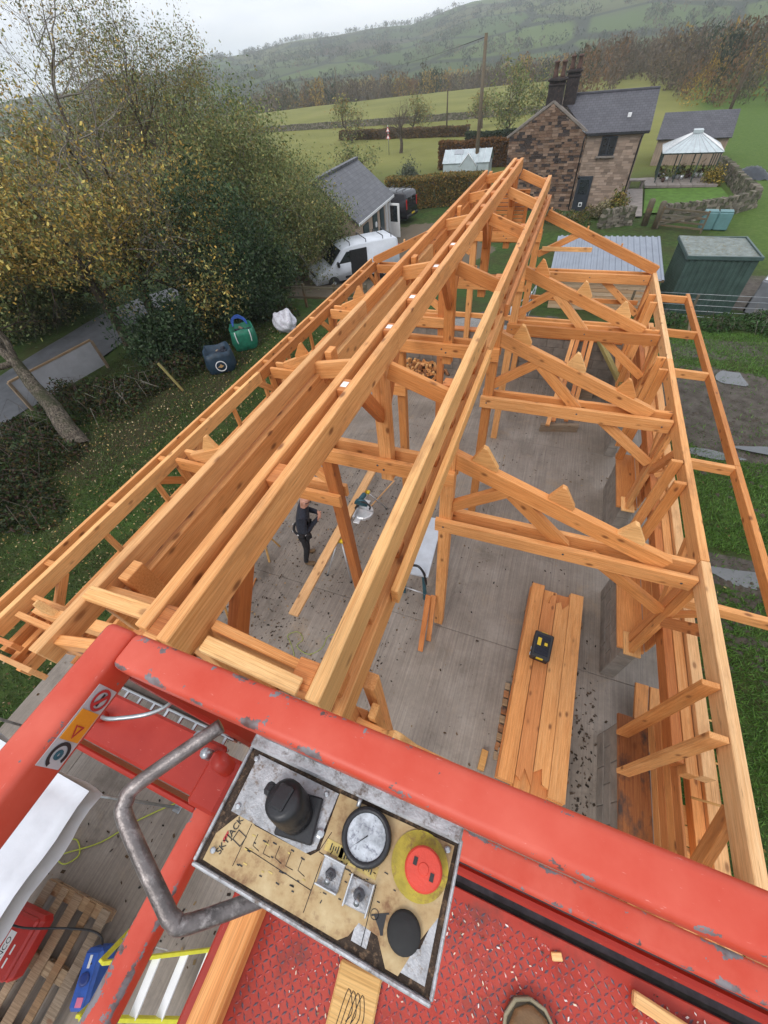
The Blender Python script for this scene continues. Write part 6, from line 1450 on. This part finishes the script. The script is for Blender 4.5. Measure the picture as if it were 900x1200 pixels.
def tree(name,label,base,lean,H,r0,seed,nleaf,size,pal,bark='bark',twig='twig',maxlev=3,spread=.75,kids=(5,4,4,3),sig=.22,trunkfrac=.45,extra=None,up=.25,cat='tree',group=None,droop=0,weights=None,minz=.05,first=1):
    rng=np.random.default_rng(seed); z=gz(base[0],base[1]); b=np.array([base[0],base[1],z-.1])
    t=thing(name,label,cat,(base[0],base[1],z),0,group); segs=([],[],[]); tips=[]
    grow(rng,b,unit((lean[0],lean[1],1)),H*trunkfrac,r0,0,maxlev,segs,tips,spread,up,kids,first)
    o3=np.array([base[0],base[1],z])
    def shift(S_): return [([np.array(p)-o3 for p in pts],r_) for pts,r_ in S_]
    link('trunk',merged_tubes(shift(segs[0]+segs[1]),8),M[bark],t)
    if segs[2]: link('branches',merged_tubes(shift(segs[2]),4),M[twig],t)['kind']='stuff'
    if nleaf:
        C_=np.concatenate([q for q,_ in tips])-o3
        if extra is not None: C_=np.concatenate([C_,np.array(extra)-o3])
        P,U,V,c=leaf_cloud(rng,C_,nleaf,sig,size,pal,droop,weights)
        ok=P[:,2]>minz; link('crown',quads_mesh(P[ok],U[ok],V[ok],c[ok]),M['leaf'],t)
    return t
YEL=[(.38,.26,.055),(.32,.20,.045),(.22,.14,.04),(.15,.12,.045),(.17,.175,.06),(.46,.36,.10),(.13,.145,.05)]
OLV=[(.11,.14,.05),(.15,.17,.06),(.085,.115,.04),(.19,.20,.08),(.22,.18,.06)]
DRK=[(.016,.036,.014),(.026,.052,.02),(.038,.068,.025),(.06,.085,.045)]
GRN=[(.08,.115,.042),(.11,.15,.055),(.065,.095,.035),(.15,.17,.06)]
def blob_pts(rng,c,r_,n): 
    q=rng.normal(0,1,(n,3)); q/=np.linalg.norm(q,axis=1,keepdims=True); return np.array(c)+q*np.array(r_)*rng.uniform(.55,1.0,(n,1))
rb_=np.random.default_rng(5)
tree('leaning_birch_tree','leaning pale barked birch with sparse yellow leaves beside the lane',(-12.15,5.1),(-.95,.12),7.0,.30,21,11000,.050,YEL,'barkp','twig',3,.8,(5,4,3,3),.24,.55,blob_pts(rb_,(-13.2,8.4,4.6),(1.8,2.4,1.1),60),minz=2.7,first=4)
tree('alder_tree','broad autumn alder with brown and yellow leaves above the lane',(-15.6,10.6),(.15,.1),8.0,.24,4,34000,.050,YEL+[(.09,.10,.03)],'bark','twig',4,.85,(6,4,4,3),.26,.4,blob_pts(rb_,(-14.2,10.8,4.9),(2.5,2.4,1.4),150),minz=2.9,first=3)
tree('alder_tree','yellowing alder between the leaning birch and the dark hollies',(-14.2,13.4),(.1,-.1),7.0,.2,14,26000,.050,YEL+OLV,'bark','twig',4,.85,(6,4,3,3),.32,.36,blob_pts(rb_,(-13.6,13.4,3.9),(2.3,2.3,1.8),120))
tree('holly_tree','dense dark holly reaching the ground behind the bulk bags',(-12.0,13.2),(0,0),4.6,.14,31,56000,.05,DRK,'bark','twig',3,.9,(7,5,4,3),.26,.3,blob_pts(rb_,(-12.3,13.5,2.5),(2.0,2.4,2.5),300))
tree('holly_tree','dark low holly bush between lane screen and blue bag',(-13.1,10.3),(0,0),3.6,.12,32,19000,.055,DRK,'bark','twig',3,.9,(7,5,4,3),.24,.3,blob_pts(rb_,(-13.2,10.2,1.3),(1.3,1.7,1.25),110))
tree('holly_tree','dark holly beside the rail fence below the white van',(-12.2,16.2),(0,0),4.4,.12,33,32000,.05,DRK+GRN[:2],'bark','twig',3,.9,(7,5,4,3),.26,.3,blob_pts(rb_,(-12.7,16.3,1.8),(2.0,1.9,2.2),170))
tree('willow_tree','olive green willow with twisting grey limbs in front of the cottage',(-14.2,19.6),(.1,.0),9.0,.24,41,48000,.046,OLV,'bark','twigp',4,.8,(6,5,4,3),.32,.36,blob_pts(rb_,(-13.6,19.8,3.4),(2.3,2.2,2.7),220),.25,'tree',None,.12)
tree('willow_tree','olive green willow drooping over the cottage roof end',(-15.0,23.4),(.15,.05),7.6,.2,42,34000,.048,OLV+GRN[:1],'bark','twigp',4,.85,(6,5,4,3),.30,.34,blob_pts(rb_,(-13.9,24.0,2.4),(1.9,2.6,1.7),140),.2,'tree',None,.12)
tree('tall_ash_tree','tall half bare ash with thin upright twigs above the yellow alders',(-17.0,16.4),(.05,0),12.4,.26,51,24000,.034,OLV+YEL[2:4],'bark','twig',4,.6,(6,5,4,4),.13,.36,None,.5)
tree('tall_ash_tree','thin leaved ash with fine twigs next to the half bare ash',(-19.4,19.6),(-.03,0),12.6,.26,53,22000,.036,OLV+YEL[2:4],'bark','twig',4,.65,(7,6,4,4),.15,.36,None,.45)
tree('green_tree','bushy green tree behind the willows beyond the lane',(-20.2,25.6),(0,0),9.2,.26,61,42000,.062,GRN,'bark','twig',3,.8,(8,6,5,3),.45,.36,blob_pts(rb_,(-20.0,25.7,4.4),(2.9,2.9,2.8),200))
tree('green_tree','bushy dull green tree across the lane behind the alder',(-21.0,14.6),(0,0),8.0,.26,62,40000,.062,GRN+OLV,'bark','twig',3,.8,(8,6,5,3),.45,.34,blob_pts(rb_,(-20.8,14.9,4.0),(3.0,3.4,2.3),200))
tree('green_tree','dull green tree across the lane behind the leaning birch',(-23,8.4),(0,0),7.4,.24,63,34000,.062,GRN+YEL[3:5],'bark','twig',3,.8,(8,6,5,3),.45,.34,blob_pts(rb_,(-22.6,8.8,3.6),(3.0,3.6,2.2),180))
tree('bare_tree','half bare pale twigged tree rising above the yellow alder at the lane edge',(-16.1,12.7),(.0,.0),14.0,.20,71,11000,.036,OLV+YEL,'bark','twigp',4,.75,(7,6,5,4),.16,.36,None,.35)
tree('bare_tree','small bare tree beyond the cottage roof',(-20.4,43),(0,0),6.2,.14,81,2500,.09,OLV,'bark','twig',4,.75,(6,5,4,3),.3,.36)
tree('bare_tree','bare spreading tree in the pasture by the road sign',(-24.6,70.5),(0,0),8.6,.26,82,0,.1,OLV,'bark','twig',4,.8,(6,5,4,3),.3,.34)
tree('bare_tree','greenish bare tree behind the farmhouse gable',(-11.2,79),(0,0),9.6,.26,83,3200,.14,OLV,'bark','twigp',4,.6,(6,5,4,3),.4,.34)
tree('bare_tree','thin bare tree behind the farmhouse chimney side',(-6.6,82),(.05,0),8.2,.2,84,1800,.14,OLV,'bark','twigp',4,.6,(6,5,4,3),.4,.34)
tree('weeping_shrub','grey green weeping shrub between cottage and greenhouse',(-15.6,46.5),(0,0),3.0,.12,85,9000,.075,[(.07,.085,.055),(.10,.11,.075),(.05,.06,.04)],'bark','twigp',3,1.0,(8,6,5,3),.3,.4,None,-.6,'shrub',None,.35)
tree('garden_shrub','yellowing leafy shrub by the farmhouse door',(2.9,38.2),(0,0),1.6,.04,86,1900,.075,[(.12,.12,.03),(.20,.15,.03),(.06,.09,.02),(.16,.10,.05)],'bark','twig',3,.9,(7,5,3,3),.16,.4,None,.25,'shrub')
tree('garden_shrub','pale wispy grass clump in the farmhouse border',(1.9,36.9),(0,0),1.2,.03,87,900,.07,[(.28,.24,.15),(.20,.17,.10),(.12,.12,.05)],'bark','twigp',3,.5,(8,5,3,3),.1,.5,None,.6,'shrub')
tree('garden_shrub','golden shrub at the corner of the garden glasshouse',(10.0,47.2),(0,0),1.5,.04,88,1500,.08,[(.28,.20,.04),(.20,.15,.03),(.10,.10,.03)],'bark','twig',3,.9,(7,5,3,3),.2,.4,None,.25,'shrub')
# low growth: brambles by the lane, weeds by the sheds, border plants
def low_growth(name,label,pts,r_,h,n,size,pal,seed,cat='bush',group=None):
    rng=np.random.default_rng(seed); x0,y0=pts; z=gz(x0,y0); t=thing(name,label,cat,(x0,y0,z),0,group)
    th=rng.uniform(0,6.28,n); rr=np.sqrt(rng.random(n))*r_*(1+.25*np.sin(3*th+seed)); x=rr*np.cos(th)*1.15; y=rr*np.sin(th); top=h*(1-(rr/r_/1.25)**2)*(1+.35*np.sin(x*5+seed)*np.cos(y*4)); zz=np.maximum(.02,top*rng.uniform(.35,1.05,n))
    P=np.stack([x,y,zz],1); s=rng.uniform(.6,1.3,(n,1))*size; U=rng.normal(0,1,(n,3)); U/=np.linalg.norm(U,axis=1,keepdims=True); V=np.cross(U,rng.normal(0,1,(n,3))); V/=np.linalg.norm(V,axis=1,keepdims=True); pal=np.array(pal)
    link('leaves',quads_mesh(P,U*s,V*s*.6,pal[rng.integers(0,len(pal),n)]*rng.uniform(.6,1.3,(n,1))),M['leaf'],t)
    segs=[]
    for k in range(int(10+r_*12)):
        a=rng.uniform(0,6.28); l_=rng.uniform(.4,1.1)*r_; c=np.array([rng.normal(0,.4*r_),rng.normal(0,.4*r_),0]); segs.append(([c,c+np.array([math.cos(a)*l_*.4,math.sin(a)*l_*.4,h*rng.uniform(.7,1.3)]),c+np.array([math.cos(a)*l_,math.sin(a)*l_,h*rng.uniform(.2,.7)])],[.008,.006,.003]))
    link('stems',merged_tubes(segs,4),M['twigp'] if seed%2 else M['twig'],t)['kind']='stuff'
BR=[(.03,.055,.015),(.045,.075,.02),(.02,.035,.012),(.10,.08,.025),(.06,.03,.02)]
for i,(x,y,r_,h,lb) in enumerate(((-12.9,4.0,1.2,.7,'bramble clump at the foot of the leaning birch'),(-13.6,2.4,1.4,.6,'bramble clump spreading toward the lane past the birch'),(-11.6,2.6,1.2,.5,'low bramble clump on the grass side of the birch'),(-12.4,.8,1.4,.55,'dark bramble clump farthest along the lane from the bags'),(-13.9,6.6,1.0,.75,'bramble clump in front of the board screen'),(-12.6,7.4,1.1,.6,'brown twiggy bramble clump between birch and holly'),(-11.9,9.2,.9,.6,'leafy clump at the foot of the low holly'),(-14.2,4.7,.9,.6,'bramble clump behind the birch trunk'),(-11.1,14.6,.8,.5,'dark leafy clump beside the rail fence'))):
    low_growth('bramble_clump',lb,(x,y),r_,h,int(2600*r_*r_),.05,BR,100+i)
for i,(x,y,r_,lb) in enumerate(((4.2,17.6,.6,'green nettle patch at the near corner of the green shed'),(7.2,17.5,.9,'green nettle patch in front of the grey trailer'),(5.8,17.4,.6,'green nettle patch along the wire fence'),(8.6,17.2,.8,'nettle patch at the field end of the wire fence'))):
    low_growth('nettle_patch',lb,(x,y),r_,.5,int(2000*r_*r_),.05,[(.035,.085,.02),(.05,.11,.028),(.03,.06,.016)],130+i)
for i,(x,y,r_,lb) in enumerate(((1.2,37.6,.8,'border plants beside the farmhouse gable'),(.2,36.2,.9,'border plants between garden wall and gable'),(3.6,37.2,.5,'yellow flowering border plant at the path'),(-1.5,36.8,1.0,'leafy border plants below the farmhouse gable'))):
    low_growth('border_plants',lb,(x,y),r_,.6,int(1100*r_*r_),.06,[(.06,.09,.025),(.12,.12,.03),(.24,.19,.04),(.09,.06,.03)],140+i)
# clipped hedges
def hedge(name,label,p0,p1,w,h,n,size,pal,seed):
    rng=np.random.default_rng(seed); L_=math.hypot(p1[0]-p0[0],p1[1]-p0[1]); ux,uy=(p1[0]-p0[0])/L_,(p1[1]-p0[1])/L_; z=gz(*p0)
    t=thing(name,label,'hedge',(p0[0],p0[1],z)); s=rng.uniform(0,L_,n); f=rng.random(n); d=rng.uniform(-w/2,w/2,n); zz=rng.uniform(0,h,n)
    side=f<.62; d=np.where(side,np.sign(rng.normal(0,1,n)+(-.5))*w/2,d); zz=np.where(side,zz,h); d=d+rng.normal(0,.05,n)+.06*np.sin(s*2.1); zz=np.maximum(.03,zz+rng.normal(0,.05,n)+.05*np.sin(s*1.3+1))
    P=np.stack([ux*s-uy*d,uy*s+ux*d,zz],1); k=rng.uniform(.6,1.3,(n,1))*size; U=rng.normal(0,1,(n,3)); U/=np.linalg.norm(U,axis=1,keepdims=True); V=np.cross(U,rng.normal(0,1,(n,3))); V/=np.linalg.norm(V,axis=1,keepdims=True); pal=np.array(pal)
    link('leaves',quads_mesh(P,U*k,V*k*.6,pal[rng.integers(0,len(pal),n)]*rng.uniform(.6,1.3,(n,1))),M['leaf'],t)
    c=box_mesh(L_-.2,w*.82,h*.9,.05,M['twig']); link('stems',c,None,t,Matrix.Translation((ux*L_/2,uy*L_/2,h*.45))@Matrix.Rotation(math.atan2(uy,ux),4,'Z'))
hedge('clipped_hedge','clipped beech hedge with rusty autumn leaves behind the black van',(-15.5,40.3),(-7.4,42.2),1.5,1.95,20000,.075,[(.26,.15,.035),(.18,.13,.035),(.12,.13,.04),(.32,.20,.05),(.08,.09,.03)],1)
hedge('clipped_hedge','rusty brown beech hedge beyond the greenhouse',(-15.5,57.5),(-6.0,58.5),1.4,2.2,12000,.1,[(.20,.09,.022),(.14,.065,.02),(.10,.055,.02)],2)
hedge('clipped_hedge','dark evergreen hedge at the pasture edge behind the greenhouse',(-14,64),(-1.5,65),1.6,2.2,9000,.12,[(.025,.04,.018),(.035,.05,.022)],3)
hedge('field_hedge','russet field hedge along the lane bend in the pasture',(-42,88),(-18,84),1.5,1.1,11000,.13,[(.16,.085,.035),(.12,.08,.04),(.09,.075,.04),(.20,.12,.04)],4)
for i_,(x,y,h_,lb) in enumerate(((-31,96,6,'bare small tree standing along the long field wall'),(-17.5,92,5.5,'twiggy bare tree between thin pole and field wall'),(-38,84,6.5,'bare tree rising from the russet field hedge'))): tree('bare_tree',lb,(x,y),(0,0),h_*1.2,.18,90+i_,1500,.13,OLV+YEL[2:4],'bark','twig',4,.75,(6,5,4,3),.35,.34)
# far woods and hill trees: read as one mass
def wood_mass(name,label,spots,seed,per,size,pals):
    rng=np.random.default_rng(seed); PP=[];UU=[];VV=[];CC=[]
    for (x,y,h,w,pi) in spots:
        n=per; q=rng.normal(0,1,(n,3)); q/=np.linalg.norm(q,axis=1,keepdims=True); q*=rng.uniform(.35,1,(n,1))**.6; z=gz(x,y)
        P=np.stack([x+q[:,0]*w,y+q[:,1]*w,z+h*.44+q[:,2]*h*.5],1); P[:,2]=np.maximum(P[:,2],z+.2)
        s=rng.uniform(.5,1.4,(n,1))*size*h/10; U=rng.normal(0,1,(n,3))*np.array([.5,.5,1.3]); U/=np.linalg.norm(U,axis=1,keepdims=True); V=np.cross(U,rng.normal(0,1,(n,3))); V/=np.linalg.norm(V,axis=1,keepdims=True)
        pal=np.array(pals[pi]); PP.append(P);UU.append(U*s);VV.append(V*s*.45);CC.append(pal[rng.integers(0,len(pal),n)]*rng.uniform(.7,1.25)*rng.uniform(.8,1.2,(n,1)))
    return tag(link(name,quads_mesh(np.concatenate(PP),np.concatenate(UU),np.concatenate(VV),np.concatenate(CC)),M['leaf']),label,'wood',kind='stuff')
BARE=[(.115,.088,.06),(.14,.105,.07),(.09,.072,.052),(.15,.11,.065)]; GOLD=[(.34,.22,.04),(.26,.16,.03),(.22,.17,.05)]; RUST=[(.16,.09,.042),(.13,.08,.042),(.18,.10,.045)]; EVER=[(.02,.035,.016),(.03,.045,.022),(.04,.05,.025)]
PALS=[BARE,GOLD,RUST,EVER,[(.075,.075,.04),(.10,.095,.05),(.06,.06,.035)]]
sp=[]; rw_=np.random.default_rng(77)
def pick(az,d):
    q=math.sin(math.degrees(az)*.55+d*.021)+.6*math.sin(math.degrees(az)*1.7-d*.05)+rw_.normal(0,.45)
    return 0 if q<.1 else 4 if q<.6 else 2 if q<1.0 else 1 if q<1.35 else 3
for k in range(620):
    az=R(rw_.uniform(-34,4)); d=rw_.uniform(196,300); sp.append((d*math.sin(az),d*math.cos(az),rw_.uniform(4.8,8.8),rw_.uniform(2.0,3.6),pick(az,d)))
for k in range(70):
    az=R(rw_.uniform(-24,2)); d=rw_.uniform(290,330); sp.append((d*math.sin(az),d*math.cos(az),rw_.uniform(8.5,10.5),rw_.uniform(2,3),1))
wood_mass('far_wood','brown leafless wood with golden tree tops across the pasture',sp,8,130,.52,PALS)
sp=[]
for k in range(620):
    az=R(rw_.uniform(-3,34)); d=rw_.uniform(128,300)*(1-.18*max(0,(math.degrees(az)-8)/26)); sp.append((d*math.sin(az),d*math.cos(az),rw_.uniform(4.5,9.5),rw_.uniform(2.0,4.0),pick(az,d)))
for k in range(60):
    az=R(rw_.uniform(6,34)); d=rw_.uniform(100,130); sp.append((d*math.sin(az),d*math.cos(az),rw_.uniform(3.5,6.5),rw_.uniform(1.6,2.8),rw_.choice([1,2,0,4])))
wood_mass('valley_wood','mixed brown and golden wood behind the farmhouse and the field',sp,9,260,.42,PALS)
sp=[]
for k in range(150):
    az=R(rw_.uniform(-62,-34)); d=rw_.uniform(60,170); sp.append((d*math.sin(az),d*math.cos(az),rw_.uniform(4,6.5),rw_.uniform(2.0,3.2),rw_.choice([0,4,4,2])))
wood_mass('lane_wood','brownish trees beyond the lane behind the garden trees',sp,10,200,.32,PALS)
sp=[]
for c in range(330):
    az=R(rw_.uniform(-52,42)); d=rw_.uniform(330,1150)**1.0; cx,cy=d*math.sin(az),d*math.cos(az); th=rw_.uniform(0,3.14); n=int(rw_.integers(5,22)); ln=rw_.uniform(20,150)
    for k in range(n): t=rw_.uniform(-.5,.5); sp.append((cx+math.cos(th)*ln*t+rw_.normal(0,6),cy+math.sin(th)*ln*t*.6+rw_.normal(0,6),rw_.uniform(3.5,7.5),rw_.uniform(2.5,5),rw_.choice([0,3,4,3,4])))
wood_mass('hillside_trees','hedgerow trees and copses scattered over the far hillside',sp,12,24,1.3,PALS)
# ------------------------------------------------------------------ haze
gmn=float(g.vertices and min(v.co.z for v in g.vertices)); gmx=max(v.co.z for v in g.vertices)
hb=box_mesh(5400,5400,1,0).copy()
zlo,zhi=gmn-1.0,max(gmx,12)+25
hm_=bpy.data.materials.new('haze_air'); hm_.use_nodes=True; hn=hm_.node_tree.nodes; hn.clear()
pv=hn.new('ShaderNodeVolumePrincipled'); pv.inputs['Color'].default_value=(.88,.94,1,1); pv.inputs['Density'].default_value=.00050; pv.inputs['Anisotropy'].default_value=.2
ho=hn.new('ShaderNodeOutputMaterial'); hm_.node_tree.links.new(pv.outputs[0],ho.inputs['Volume'])
hz_=link('haze',hb,hm_,None,Matrix.Translation((0,0,(zlo+zhi)/2))@Matrix.Diagonal((1,1,zhi-zlo,1))); hz_['kind']='stuff'; hz_['label']='pale damp air over the valley'; hz_['category']='haze'
S.cycles.volume_bounces=1
